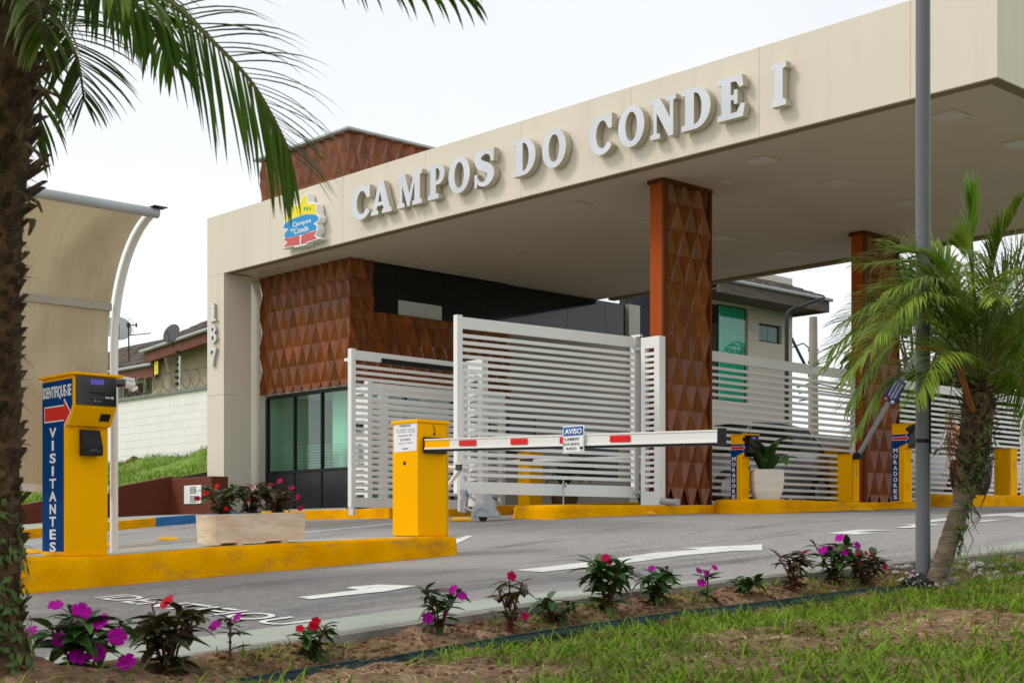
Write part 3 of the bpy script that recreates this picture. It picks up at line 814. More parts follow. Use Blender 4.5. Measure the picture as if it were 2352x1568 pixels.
# upper dark glazing of the flank
ym = 1.43
gf = box('window_frame', M_black, (GX1 - .17, ym, 4.201), (GX1 - .09, GY1 - .37, ZB + .008), gh)
k = 0
for w in (.62, 1.15, 1.15, 1.15, 1.15, 1.15, .6):
    if ym + w > GY1 - .37: w = GY1 - .38 - ym
    box('window_pane', M_darkglass, (GX1 - .088, ym + .004, 4.21), (GX1 - .05, ym + w - .004, ZB), gh)
    if k == 1: box('roller_blind', M_blind, (GX1 - .049, ym + .03, 4.225), (GX1 - .03, ym + w - .05, 4.50), gh)
    ym += w; k += 1
# front glazing: three panes over black panels
box('window_frame', M_black, (GX0 + .062, GY0 + .02, 2.74), (GX1, GY0 + .14, 2.797), gh)
xs = [-16.035, -15.08, -14.18, -13.27]
for i, x in enumerate(xs): box('window_frame', M_black, (x - (.03 if i in (0, 3) else .016), GY0 + .022, .56), (x + (.03 if i in (0, 3) else .016), GY0 + .09, 2.739), gh)
box('window_frame', M_black, (GX0 + .063, GY0 + .024, 1.26), (GX1 - .05, GY0 + .12, 1.31), gh)
for i in range(3):
    box('window_pane', M_greenglass, (xs[i] + .031, GY0 + .06, 1.312), (xs[i + 1] - .031, GY0 + .07, 2.738), gh)
    box('lower_panel', M_blackpanel, (xs[i] + .031, GY0 + .04, .565), (xs[i + 1] - .031, GY0 + .09, 1.259), gh)
    bl = empty('blind') ; bl.parent = gh; bl.matrix_parent_inverse = Matrix.Translation(-_base[gh.name])
    for j in range(9):
        ubox('blind_slat', M_blind, ((xs[i] + xs[i + 1]) / 2, GY0 + .30, 1.36 + j * .052), (.80, .03, .012), 0, bl)
box('plinth', M_islandtop, (GX0 + .0, GY0 - .12, .28), (GX1 + .02, GY0 + .15, .555), gh)
# flank glazing below
for (a, b, z0, z1) in ((1.1, 3.4, .58, 2.79),):
    for yy in (a - .03, (a + b) / 2, b + .03): box('window_frame', M_black, (GX1 - .12, yy - .028, z0 - .05), (GX1 - .02, yy + .028, z1), gh)
    for q in range(2): box('window_pane', M_greenglass, (GX1 - .069, a + q * (b - a) / 2 + .03, z0), (GX1 - .03, a + (q + 1) * (b - a) / 2 - .03, z1 - .03), gh)
for (a, b, z0, z1) in ((3.75, 4.35, 1.75, 2.5), (4.9, 5.6, 1.75, 2.5), (6.7, 8.1, 1.35, 2.1)):
    f = box('window_frame', M_black, (GX1 - .012, a - .05, z0 - .05), (GX1 + .012, b + .05, z1 + .05), gh)
    box('pane', M_darkglass, (GX1 + .013, a, z0), (GX1 + .022, b, z1), f)

# ================================================================ COLUMNS
def blade_column(y0, label):
    t = thingw('blade_column', label, 'column', (-5.62, y0 + .53, float(itop2(y0))), 'terracotta columns under the canopy')
    z0 = float(itop2(y0)) - .05
    box('shaft', M_woodflat, (-5.72, y0, z0), (-5.53, y0 + 1.08, ZB + .008), t)
    box('front_board', M_woodflat, (-5.529, y0 - .004, z0), (-5.458, y0 + .085, ZB - .052), t)
    box('front_plate', M_terracotta, (-5.715, y0 - .012, z0), (-5.49, y0 - .0045, ZB - .052), t)
    box('rear_board', M_woodflat, (-5.529, y0 + 1.045, z0), (-5.46, y0 + 1.081, ZB - .052), t)
    box('cap', M_woodflat, (-5.765, y0 - .02, ZB - .05), (-5.455, y0 + 1.09, ZB + .006), t)
    cladding(t, (-5.53, 0), -R(90), -(y0 + 1.044), -(y0 + .086), z0, ZB - .055, 1.1)
    return t
blade_column(.69, 'terracotta column with relief panels on its side, next to the perforated gate post')
blade_column(5.80, 'terracotta column with relief panels on its side, partly behind palm fronds')

# ================================================================ FASCIA LETTERING
def arc(cx, cy, rx, ry, a0, a1, n): return [(cx + rx * math.cos(R(a0 + (a1 - a0) * i / n)), cy + ry * math.sin(R(a0 + (a1 - a0) * i / n))) for i in range(n + 1)]
def stroke(pts, ws):
    L_, Rr = [], []
    for i, p in enumerate(pts):
        a, b = pts[max(i - 1, 0)], pts[min(i + 1, len(pts) - 1)]
        d = Vector((b[0] - a[0], b[1] - a[1])).normalized(); n = Vector((-d.y, d.x)) * ws[i]
        L_.append((p[0] + n.x, p[1] + n.y)); Rr.append((p[0] - n.x, p[1] - n.y))
    return L_ + Rr[::-1]
def smooth_pts(pts, k=4):
    out_ = []
    P = [Vector((p[0], p[1], 0)) for p in pts]
    for i in range(len(P) - 1):
        p0, p1, p2, p3 = P[max(i - 1, 0)], P[i], P[i + 1], P[min(i + 2, len(P) - 1)]
        for j in range(k):
            t = j / k
            q = .5 * ((2 * p1) + (p2 - p0) * t + (2 * p0 - 5 * p1 + 4 * p2 - p3) * t * t + (3 * p1 - p0 - 3 * p2 + p3) * t ** 3)
            out_.append((q.x, q.y))
    out_.append((P[-1].x, P[-1].y)); return out_
GL = {}
GL['I'] = [[[(0, 0), (.54, 0), (.54, .13), (.42, .16), (.42, .84), (.54, .87), (.54, 1), (0, 1), (0, .87), (.12, .84), (.12, .16), (0, .13)]]]
GL['E'] = [[[(0, 0), (.76, 0), (.82, .30), (.70, .32), (.58, .14), (.40, .13), (.40, .44), (.48, .44), (.50, .33), (.60, .33), (.60, .67), (.50, .67), (.48, .56), (.40, .56), (.40, .87), (.56, .86), (.66, .70), (.77, .72), (.73, 1), (0, 1), (0, .87), (.12, .85), (.12, .15), (0, .13)]]]
GL['D'] = [[[(0, 0)] + arc(.42, .5, .48, .5, -90, 90, 18) + [(0, 1), (0, .87), (.12, .85), (.12, .15), (0, .13)],
            [(.39, .12)] + arc(.42, .5, .21, .38, -88, 88, 14) + [(.39, .88)]]]
GL['O'] = [[arc(.47, .5, .47, .52, 0, 355, 35), arc(.47, .5, .21, .37, 0, 350, 26)]]
GL['C'] = [[arc(.48, .5, .48, .52, 52, 322, 26) + [(.76, .28)] + arc(.50, .5, .23, .36, 318, 62, 20) + [(.74, .62), (.86, .62), (.86, 1.0), (.78, 1.0), (.755, .93)]]]
GL['P'] = [[[(0, 0), (.54, 0), (.54, .13), (.40, .16), (.40, .40), (.50, .40)] + arc(.50, .70, .34, .30, -85, 85, 14) + [(.50, 1), (0, 1), (0, .87), (.12, .85), (.12, .15), (0, .13)],
            [(.40, .52)] + arc(.46, .70, .13, .18, -80, 80, 8) + [(.40, .88)]]]
GL['A'] = [[[(0, 0), (.34, 0), (.34, .12), (.26, .14), (.30, .25), (.57, .25), (.61, .14), (.53, .12), (.53, 0), (.98, 0), (.98, .12), (.90, .14), (.60, 1), (.38, 1), (.09, .14), (0, .12)],
            [(.34, .37), (.53, .37), (.44, .68)]]]
GL['M'] = [[[(0, 0), (.36, 0), (.36, .12), (.25, .14), (.25, .66), (.50, 0), (.60, 0), (.84, .68), (.84, .14), (.74, .12), (.74, 0), (1.2, 0), (1.2, .12), (1.1, .14), (1.1, .86), (1.2, .88), (1.2, 1), (.84, 1), (.60, .36), (.38, 1), (0, 1), (0, .88), (.12, .86), (.12, .14), (0, .12)]]]
GL['N'] = [[[(0, 0), (.38, 0), (.38, .12), (.25, .14), (.25, .64), (.72, 0), (.90, 0), (.90, .86), (1.0, .88), (1.0, 1), (.66, 1), (.66, .88), (.77, .86), (.77, .46), (.38, 1), (0, 1), (0, .88), (.12, .86), (.12, .14), (0, .12)]]]
_s = smooth_pts([(.66, .72), (.60, .87), (.46, .95), (.28, .93), (.17, .83), (.18, .69), (.30, .59), (.46, .51), (.59, .41), (.62, .27), (.53, .12), (.37, .05), (.20, .10), (.10, .28)], 3)
_w = np.interp(np.linspace(0, 1, len(_s)), [0, .12, .3, .5, .7, .88, 1], [.035, .06, .115, .135, .125, .06, .035]).tolist()
GL['S'] = [[stroke(_s, _w)], [[(.62, .64), (.73, .64), (.74, 1.01), (.65, 1.01)]], [[(.04, -.01), (.13, -.01), (.15, .36), (.04, .36)]]]
GL['1'] = [[[(0, 0), (.52, 0), (.52, .10), (.38, .13), (.38, 1), (.20, 1), (0, .86), (0, .76), (.15, .80), (.15, .13), (0, .10)]]]
GL['7'] = [[[(.14, 0), (.36, 0), (.44, .42), (.62, .86), (.62, 1), (0, 1), (0, .68), (.10, .68), (.14, .84), (.42, .84), (.24, .46)]]]
GL['8'] = [[arc(.31, .27, .31, .28, 0, 350, 24), arc(.31, .27, .12, .14, 0, 345, 16)], [arc(.31, .755, .27, .25, 0, 350, 24), arc(.31, .755, .10, .12, 0, 345, 16)]]
def glyph(ch, x0, w, z0, h, y_wall, depth, parent, off=.03):
    xs_ = [p[0] for part in GL[ch] for lp in part for p in lp]; mn, mx_ = min(xs_), max(xs_)
    face = MB(); ret = MB()
    for n, part in enumerate(GL[ch]):
        lp = [[((p[0] - mn) / (mx_ - mn) * w, p[1] * h) for p in l] for l in part]
        d = depth + n * .0015
        ret.poly(lp, d - .004, XZ(x0, y_wall - off, z0))
        face.poly(lp, .004, XZ(x0, y_wall - off - d + .0038, z0))
    o = ret.build('letter', M_edge, parent)
    face.build('letter_face', M_steel, o)
    return o
sg = thingw('raised_lettering', 'brushed metal letters reading CAMPOS DO CONDE I on the fascia', 'sign', (-7.3, -.06, 5.41))
for ch, a, b in zip('CAMPOSDOCONDEI', (806, 852, 912, 983, 1030, 1090, 1178, 1245, 1353, 1420, 1494, 1565, 1648, 1772), (849, 899, 969, 1021, 1079, 1135, 1230, 1300, 1405, 1480, 1552, 1632, 1711, 1805)):
    x0, x1 = at_y(a, 400, -.14).x, at_y(b, 400, -.14).x
    o = glyph(ch, x0, x1 - x0, 5.405, .545, 0, .11, sg)
    if ch == 'I': pass
nm = thingw('house_number', 'metal numerals 187 standing out from the end column of the canopy', 'house number', (-16.4, -.03, 3.3))
for ch, zb, w in (('1', 4.19, .26), ('8', 3.77, .27), ('7', 3.33, .26)):
    glyph(ch, -16.49, w * .92, zb + .03, .345, 0, .05, nm, .012)

# emblem: cut-out white body with coloured faces
lg = thingw('emblem_sign', 'cut-out emblem with yellow crown, blue wave and red ribbon on the fascia', 'sign', (-13.3, -.1, 5.18))
def el(px_, py_):       # crop pixel of the emblem -> metres on the fascia
    p = at_y((1000 + px_ * 260 / 1568) * .6125, (700 + py_ * 260 / 1568) * .6125, -.20); return (p.x, p.z)
body = [(310, 1400), (420, 1255), (330, 1160), (365, 1120), (355, 1060), (440, 960), (330, 960), (335, 870), (375, 810), (385, 680), (430, 610), (500, 560), (530, 430), (590, 380), (640, 420), (700, 420), (750, 270), (830, 150), (890, 150), (905, 330), (960, 350), (1010, 340), (1095, 380), (1110, 600), (1165, 680), (1140, 770), (1090, 820), (1120, 880), (1110, 960), (1140, 950), (1060, 1095), (1165, 1170), (870, 1265), (860, 1310), (600, 1370), (590, 1330)]
e2 = lambda pts: [[el(*p) for p in pts]]
MB().poly(e2(body), .15, XZ(0, -.02, 0)).build('sign_body', M_whitevinyl, lg)
MB().poly(e2([(390, 800), (400, 690), (440, 625), (510, 570), (545, 440), (590, 405), (640, 440), (705, 430), (760, 290), (835, 172), (870, 180), (880, 360), (950, 400), (1010, 365), (1080, 400), (1090, 625), (980, 610), (860, 610), (700, 660), (540, 720)]), .003, XZ(0, -.1702, 0)).build('yellow_crown', M_logoyellow, lg)
MB().poly(e2([(345, 930), (350, 880), (390, 825), (540, 735), (700, 675), (860, 622), (980, 622), (1090, 635), (1145, 690), (1120, 765), (1020, 825), (1100, 880), (1090, 970), (720, 1090), (390, 1160), (370, 1110), (380, 1050), (465, 945)]), .003, XZ(0, -.1702, 0)).build('blue_wave', M_logoblue, lg)
MB().poly(e2([(350, 1365), (440, 1250), (350, 1178), (690, 1105), (740, 1125), (790, 1075), (1108, 985), (1035, 1095), (1115, 1165), (860, 1245), (850, 1275), (605, 1330), (595, 1315)]), .003, XZ(0, -.1702, 0)).build('red_ribbon', M_logored, lg)
for gx in (828, 888, 952):
    MB().poly(e2([(gx + 17 * math.cos(t / 8 * 6.283), 492 + 48 * math.sin(t / 8 * 6.283)) for t in range(8)]), .003, XZ(0, -.1735, 0)).build('green_tree', M_logogreen, lg)
for s_, a, b, hh in (('Campos', (555, 840), (970, 800), 130), ('Conde', (590, 990), (918, 940), 130), ('do', (512, 970), (585, 960), 75), ('I', (724, 1215), (748, 1205), 165)):
    pa, pb = el(*a), el(*b); hgt = abs(el(a[0], a[1] - hh)[1] - pa[1])
    text('lettering', s_, M_whitevinyl, XZ((pa[0] + pb[0]) / 2, -.1745, (pa[1] + pb[1]) / 2), 1, lg, .012, w=pb[0] - pa[0], h=hgt * 1.02)

# ================================================================ GATES AND FENCES
def slat_panel(t, p0, p1, z0, z1, n, post=.06, top=.11, bot=.11, sh=.046, m=M_white, th=.028, ends=(True, True), z0b=None):
    """framed panel of level slats between two plan points; every slat its own part"""
    p0, p1 = Vector(p0), Vector(p1); d = p1 - p0; L_ = d.length; rz = math.atan2(d.y, d.x); c = (p0 + p1) / 2
    if ends[0]: ubox('post', M_whitepost, (p0.x, p0.y, (z0 + z1) / 2 + .01), (post, post, z1 - z0 + .02), rz, t)
    if ends[1]: ubox('post', M_whitepost, (p1.x, p1.y, (z0 + z1) / 2), (post, post, z1 - z0), rz, t)
    ln = L_ - post
    if top: ubox('rail', m, (c.x, c.y, z1 - top / 2), (ln, .04, top), rz, t)
    if bot: ubox('rail', m, (c.x, c.y, z0 + bot / 2), (ln, .04, bot), rz, t)
    a, b = z0 + bot, z1 - top
    for i in range(n):
        z = a + (b - a) * (i + 1) / (n + 1)
        ubox('slat', m, (c.x + random.uniform(-.001, .001), c.y, z), (ln, th, sh), rz, t)
L1a, L1b = at_d(1052, 900, 18.65), at_d(1459, 900, 20.58)
t = thingw('gate_leaf', 'large white slatted gate leaf standing open with the wheeled motor at its foot', 'gate', (L1b.x, L1b.y, .45), 'swing gate leaves')
slat_panel(t, L1a[:2], L1b[:2], .585, 2.90, 21, .085, .15, .16, .046)
d = (L1b - L1a).normalized()
MB().box((-.05, -.03, 2.90), (.12, .03, 2.93), Matrix.Translation((L1b.x, L1b.y, 0))).build('hinge', M_whitepost, t)
for z in (2.72, .66): ubox('hinge', M_zinc, (L1b.x + .07, L1b.y - .03, z), (.10, .05, .045), .3, t)
q = at_d(1300, 1130, 19.6); MB().tube([(q.x, q.y - .05, .42), (q.x, q.y - .05, .80)], .011, 6).box((q.x - .03, q.y - .04, .70), (q.x + .03, q.y - .01, .76)).build('drop_bolt', M_zinc, t)
L2a, L2b = at_d(808, 900, 21.65), at_d(1066, 900, 23.3)
t = thingw('gate_leaf', 'white slatted gate leaf with black tube on its top rail, next to the gatehouse', 'gate', (L2b.x, L2b.y, .5), 'swing gate leaves')
slat_panel(t, L2a[:2], L2b[:2], .47, 2.86, 21, .085, .14, .15, .046)
a, b = L2a.lerp(L2b, .26), L2a.lerp(L2b, .98)
MB().tube([(a.x + .03, a.y - .04, 2.74), (b.x + .03, b.y - .04, 2.735)], .045, 8).build('black_tube', M_black, t)
ubox('foot', M_whitepost, (L2a.x, L2a.y, .42), (.075, .075, .14), .5, t)
ubox('stop_bar', M_whitepost, (L2a.x - .05, L2a.y, 2.72), (.2, .05, .045), .1, t)

def ladder_post(name, label, x0, x1, y_, z0, z1, n):
    t = thingw(name, label, 'gate post', ((x0 + x1) / 2, y_, z0), 'perforated gate posts')
    w = (x1 - x0) * .22
    MB().box((x0, y_, z0), (x0 + w, y_ + .09, z1)).build('stile', M_whitepost, t)
    MB().box((x1 - w * 1.25, y_, z0), (x1, y_ + .09, z1)).build('stile', M_whitepost, t)
    MB().box((x1 - .02, y_ + .091, z0), (x1, y_ + .13, z1)).build('return', M_white, t)
    MB().box((x0, y_ + .091, z0), (x0 + .02, y_ + .13, z1)).build('return', M_white, t)
    box('top_plate', M_whitepost, (x0 + w, y_ + .001, z1 - .16), (x1 - w * 1.25, y_ + .088, z1), t)
    box('bottom_plate', M_whitepost, (x0 + w, y_ + .001, z0), (x1 - w * 1.25, y_ + .088, z0 + .2), t)
    p = (z1 - z0 - .36) / n
    for i in range(1, n): ubox('rung', M_white, ((x0 + x1) / 2 - w * .12, y_ + .04, z0 + .2 + p * i), (x1 - x0 - w * 2.2, .07, p * .52), 0, t)
    return t
t = ladder_post('gate_post', 'perforated white gate post in front of the terracotta column', -5.735, -5.385, .50, .46, 2.86, 25)
t = ladder_post('gate_post', 'perforated white gate post seen through the large open gate leaf', -9.82, -9.42, .76, .52, 2.92, 25)

def fence_run(label, x, y0, y1, z0a, z1, n, posts=(), sh=.05, m=M_white):
    t = thingw('slatted_fence', label, 'fence', (x, (y0 + y1) / 2, z0a), 'slatted fence panels')
    slat_panel(t, (x, y0), (x, y1), z0a, z1, n, .06, .15, .06, sh, m, ends=(False, True))
    for yy in posts: ubox('post', M_whitepost, (x - .04, yy, (z0a + z1) / 2), (.04, .06, z1 - z0a), 0, t)
    return t
fence_run('pale slatted fence between the two terracotta columns', -5.64, 1.79, 5.72, .50, 2.80, 20, (), .043, M_slatshaded)
t = fence_run('white slatted fence beyond the farther terracotta column, behind the grey pole', -5.64, 6.9, 11.6, .66, 2.76, 19, (), .045)
t = thingw('sliding_gate', 'white double sliding gate far behind the leaning palm', 'gate', (-6.0, 15, .6))
slat_panel(t, (-5.6, 12.2), (-5.6, 17), .68, 2.9, 20, .12, .16, .12, .05)
ubox('post', M_whitepost, (-5.5, 11.9, 1.75), (.22, .22, 2.4), 0, t)
# pedestrian gate on the platform
t = thingw('pedestrian_gate', 'white slatted pedestrian enclosure beside the gatehouse glass', 'gate', (-12.2, .3, .5))
slat_panel(t, (-12.02, .12), (-11.64, .12), .56, 2.60, 16, .06, .12, .12, .075, M_whitepost, ends=(True, False))
slat_panel(t, (-11.6, .10), (-11.6, 3.2), .56, 2.66, 16, .10, .20, .12, .06)
ubox('post', M_whitepost, (-11.6, .42, 1.6), (.09, .16, 2.1), 0, t)
box('mail_box', M_black, (-12.0, .02, 1.85), (-11.75, .10, 2.0), t)
box('intercom', M_gutter, (-11.98, .02, 1.35), (-11.78, .09, 1.62), t)

# gate motor with its wheel
q = Vector((-6.02, -2.48, .27))
t = thingw('gate_motor', 'pale grey wheeled gate motor with ribbed hood on the asphalt', 'motor', q)
q = og(1116, 1196); t.location = q; _base[t.name] = q.copy()
mt = Matrix.Translation(q) @ Matrix.Rotation(R(42), 4, 'Z') @ Matrix.Scale(.62, 4)
prof = [(-.30, .08), (-.30, .16), (-.285, .25), (-.245, .32), (-.18, .365), (-.10, .385), (-.045, .40), (-.05, .55), (-.03, .585), (.10, .59), (.13, .56), (.13, .46), (.20, .43), (.215, .24), (.29, .17), (.30, .08)]
MB().poly([prof], .22, mt @ Matrix.Translation((0, .11, 0)) @ Matrix.Rotation(R(90), 4, 'X')).build('hood', M_motor, t, bevel=.025, seg=2)
rim = arc(-.08, .08, .19, .21, 0, 180, 10); inn = arc(-.08, .08, .165, .185, 180, 0, 10)
MB().poly([rim + inn], .02, mt @ Matrix.Translation((0, -.108, 0)) @ Matrix.Rotation(R(90), 4, 'X')).build('hood_rib', M_motor, t)
w = MB().lathe([(.02, -.03), (.08, -.03), (.09, -.018), (.09, .018), (.08, .03), (.02, .03)], 20, mt @ Matrix.Translation((-.06, 0, .075)) @ Matrix.Rotation(R(90), 4, 'X')).build('wheel', M_rubber, t)
MB().lathe([(.015, -.034), (.055, -.034), (.06, -.028)], 14, mt @ Matrix.Translation((-.06, 0, .075)) @ Matrix.Rotation(R(90), 4, 'X')).build('hub', M_zinc, w)
MB().box((-.52, -.03, .18), (-.42, .06, .66), mt).box((-.42, -.02, .52), (-.30, .04, .58), mt).tube([mt @ Vector((-.45, -.06, .62)), mt @ Vector((-.22, -.09, .44))], .02, 6).tube([mt @ Vector((-.43, -.06, .28)), mt @ Vector((-.28, -.09, .20))], .02, 6).build('bracket', M_zinc, t)
MB().tube([mt @ Vector((-.46, -.05, .6)), mt @ Vector((-.40, -.1, .63)), mt @ Vector((-.36, -.11, .5)), mt @ Vector((-.40, -.09, .3))], .007, 6).build('cable', M_black, t)
MB().box((-.60, .0, .2), (-.54, .05, .95), mt).build('hanger', M_whitepost, t)

M_inkfaint = mat('print_faint', (.48, .48, .52), .8, .1, 9)
# ================================================================ TICKET PILLARS
def print_bars(name, m, mtx, w, h, parent, seed=1, lines=1):
    """print too small to read: a row of uneven marks"""
    rr = random.Random(seed); mb = MB()
    for l in range(lines):
        x = -w / 2 * rr.uniform(.8, 1)
        while x < w / 2:
            ww = w * rr.uniform(.03, .07); y0 = -l * h * 1.7
            if rr.random() < .84: mb.box((x, y0 - h / 2 * rr.uniform(.7, 1), 0), (x + ww * .8, y0 + h / 2 * rr.uniform(.7, 1), .001), mtx)
            x += ww
    return mb.build(name, m, parent)
def sticker_text(t, s, x, y_, ztop, step, h, w, m=M_whitevinyl):
    for i, ch in enumerate(s):
        ww = w * {'I': .30, 'T': .95, 'A': 1.05, 'V': 1.0, 'M': 1.12, 'O': 1.05}.get(ch, .9)
        text('lettering', ch, m, XZ(x, y_, ztop - i * step), 1, t, .03, w=ww, h=h)
def arrow_pts(x0, x1, zc, hs, hh, hl): return [(x0, zc - hs), (x1 - hl, zc - hs), (x1 - hl, zc - hh), (x1, zc), (x1 - hl, zc + hh), (x1 - hl, zc + hs), (x0, zc + hs)]
bx, by, bz = -2.45, -9.80, -.138
t = thingw('ticket_pillar', 'tall yellow and blue pillar lettered VISITANTES on the near island', 'ticket pillar', (-2.64, -9.62, bz))
prof = [(-.405, 0), (0, 0), (0, 1.0), (.045, 1.0), (.145, 1.14), (.145, 1.38), (-.405, 1.38)]
mtx = XZ(bx, by + .35, bz)
MB().poly([prof], .35, mtx).build('body', M_yellow, t, bevel=.006, seg=2)
MB().box((bx - .43, by - .03, bz + 1.38), (bx + .175, by + .395, bz + 1.40)).build('roof', M_yellow, t, bevel=.004)
MB().poly([[(-.399, .035), (-.03, .035), (-.03, 1.045), (.035, 1.045), (.115, 1.155), (.115, 1.355), (-.399, 1.355)]], .002, XZ(bx, by - .0005, bz)).build('blue_sticker', M_blue, t)
text('lettering', 'IDENTIFIQUE-SE', M_whitevinyl, XZ(bx - .142, by - .0042, bz + 1.262), 1, t, .02, w=.485, h=.105)
MB().poly([arrow_pts(-.36, .095, 1.10, .062, .115, .115)], .001, XZ(bx, by - .003, bz)).build('arrow_outline', M_whitevinyl, t)
MB().poly([arrow_pts(-.35, .083, 1.10, .052, .095, .105)], .001, XZ(bx, by - .0045, bz)).build('arrow', M_red, t)
sticker_text(t, 'VISITANTES', bx - .212, by - .0042, bz + .955, .0985, .078, .118)
fp = box('reader_panel', M_blackgloss, (bx + .145, by + .012, bz + 1.155), (bx + .160, by + .34, bz + 1.372), t)
box('screen', M_screen, (bx + .1602, by + .125, bz + 1.315), (bx + .162, by + .235, bz + 1.355), fp)
box('ticket_slot', M_black, (bx + .1602, by + .12, bz + 1.245), (bx + .168, by + .24, bz + 1.256), fp)
box('label_plate', M_steel, (bx + .1602, by + .245, bz + 1.213), (bx + .162, by + .285, bz + 1.226), fp)
MB().lathe([(.014, 0), (.012, .006)], 12, Matrix.Translation((bx + .1602, by + .302, bz + 1.219)) @ Matrix.Rotation(R(90), 4, 'Y')).build('button', M_steel, fp)
text('lettering', 'RETIRE O TICKET', M_ink, YZ(bx + .1605, by + .19, bz + 1.216), 1, fp, w=.095, h=.008)
print_bars('maker_print', M_ink, YZ(bx + .1605, by + .195, bz + 1.189), .045, .009, fp, 3)
MB().lathe([(.007, 0), (.007, .001)], 10, YZ(bx + .1605, by + .163, bz + 1.190)).build('maker_emblem', M_orangeflower, fp)
# sensor window in the sloping chin, document slot box below
cm = Matrix.Translation((bx + .098, by + .275, bz + 1.077)) @ Matrix.Rotation(-math.atan2(.10, .14), 4, 'Y')
MB().box((-.001, -.04, -.032), (.004, .04, .032), Matrix.Translation((bx + .0975, by + .275, bz + 1.07)) @ Matrix.Rotation(R(35.5), 4, 'Y')).build('sensor_window', M_black, t)
cx0 = bx
vs = [(0, 0, 0), (.09, 0, 0), (.09, 0, .07), (.035, 0, .19), (0, 0, .19)]
MB().poly([[(0, 0), (.09, 0), (.092, .075), (.04, .20), (0, .20)]], .155, XZ(bx + .0005, by + .265, bz + .775)).build('document_box', M_black, t, bevel=.004)
text('lettering', 'INSIRA SEU\nDOCUMENTO AQUI', M_ink, YZ(bx + .0935, by + .19, bz + .815), 1, t, w=.09, h=.028)
for yy in (.12, .14): pass

def residents_pillar(label, p, h, rz=0.):
    t = thing('ticket_pillar', label, 'ticket pillar', p, rz, 'residents ticket pillars')
    k = h / 1.06; w, dd = .19 * k, .20 * k
    MB().poly([[(-w, 0), (0, 0), (0, .74 * k), (.05 * k, .74 * k), (.10 * k, .80 * k), (.13 * k, 1.06 * k), (-w, 1.06 * k)]], dd, XZ(0, dd / 2, 0)).build('body', M_yellow, t, bevel=.005)
    MB().box((-w - .01, -dd / 2 - .01, 1.06 * k), (.17 * k, dd / 2 + .015, 1.075 * k)).build('roof', M_yellow, t)
    MB().poly([[(-w + .004, .03 * k), (-w + .11 * k, .03 * k), (-w + .11 * k, .76 * k), (.08 * k, .82 * k), (.09 * k, .93 * k), (-w + .004, .93 * k)]], .002, XZ(0, -dd / 2 - .0005, 0)).build('blue_sticker', M_blue, t)
    MB().poly([arrow_pts(-w + .012 * k, .075 * k, .875 * k, .024 * k, .046 * k, .05 * k)], .001, XZ(0, -dd / 2 - .003, 0)).build('arrow_outline', M_whitevinyl, t)
    MB().poly([arrow_pts(-w + .02 * k, .066 * k, .875 * k, .018 * k, .036 * k, .042 * k)], .001, XZ(0, -dd / 2 - .0045, 0)).build('arrow', M_red, t)
    sticker_text(t, 'MORADORES', -w + .058 * k, -dd / 2 - .0042, .715 * k, .079 * k, .058 * k, .062 * k)
    MB().poly([[(.050 * k, .745 * k), (.125 * k, .80 * k), (.165 * k, 1.05 * k), (.06 * k, 1.05 * k)]], dd * 1.02, XZ(.006, dd * .51, 0)).build('reader_panel', M_blackgloss, t)
    ubox('screen', M_screen, (.1645 * k, -.01, 1.015 * k), (.006, dd * .42, .025 * k), 0, t)
    for j in range(3):
        for q in range(2):
            ubox('vent', M_kerb, (.002, -.04 * k + q * .07 * k, (.20 + j * .035) * k), (.012, .045 * k, .010 * k), 0, t)
            ubox('vent', M_kerb, (.002, -.04 * k + q * .07 * k, (.60 + j * .035) * k), (.012, .045 * k, .010 * k), 0, t)
    ubox('latch', M_black, (.006, dd / 2 - .01, .58 * k), (.02, .03, .03), 0, t)
    box('camera_window', M_black, (.03 * k, -dd / 2 - .006, .97 * k), (.07 * k, -dd / 2 + .003, 1.02 * k), t)
    return t
residents_pillar('yellow pillar lettered MORADORES beside the cream pot with strap leaves', at_d(1712, 1165, 20.75), 1.05)
residents_pillar('yellow pillar lettered MORADORES close to the grey pole', at_d(2086, 1155, 22.2), 1.22)

# ================================================================ BARRIERS
t = thingw('barrier_box', 'bright yellow barrier box with taped paper notice on the near island', 'barrier box', (-2.68, -6.08, .018))
X0, X1, Y0, Y1 = -2.885, -2.5, -6.27, -5.89
MB().box((X0, Y0, .018), (X1, Y1, 1.085)).build('body', M_yellow, t, bevel=.008, seg=2)
MB().box((X0 - .012, Y0 - .012, 1.086), (X1 + .012, Y1 + .012, 1.118)).build('lid', M_yellow, t, bevel=.006, seg=2)
box('side_seam', M_black, (X1 - .001, Y1 - .024, .03), (X1 + .0015, Y1 - .020, 1.08), t)
box('base_plate', M_black, (X0 + .02, Y0 + .02, .010), (X1 + .01, Y1 + .004, .0178), t)
pp = MB().poly([[(-.355, .80), (-.02, .805), (-.015, 1.02), (-.01, 1.075), (-.36, 1.065)]], .001, XZ(X1, Y0 - .001, .018)).build('paper_notice', M_paper, t)
print_bars('small_print', M_inkfaint, XZ(X1 - .188, Y0 - .0032, 1.028), .28, .013, pp, 5, 2)
print_bars('small_print', M_inkfaint, XZ(X1 - .188, Y0 - .0032, .900), .20, .013, pp, 6)
print_bars('small_print', M_ink, XZ(X1 - .188, Y0 - .0032, .848), .09, .012, pp, 7)
for s_, z, w_, h_ in (('COMUNICADO', 1.065, .17, .022), ('expediente dia:', .972, .21, .016), ('12/11/2018', .934, .15, .022)):
    text('lettering', s_, M_ink, XZ(X1 - .188, Y0 - .0032, z), 1, pp, w=w_, h=h_)
for (u_, z) in ((-.20, .71),): MB().lathe([(.019, 0), (.019, .003)], 14, XZ(X1 + u_, Y0 - .0005, z)).build('key_hole', M_inkdark, t)
MB().lathe([(.013, 0), (.013, .003)], 12, YZ(X1 + .0005, Y0 + .2, .985)).build('cable_hole', M_inkdark, t)
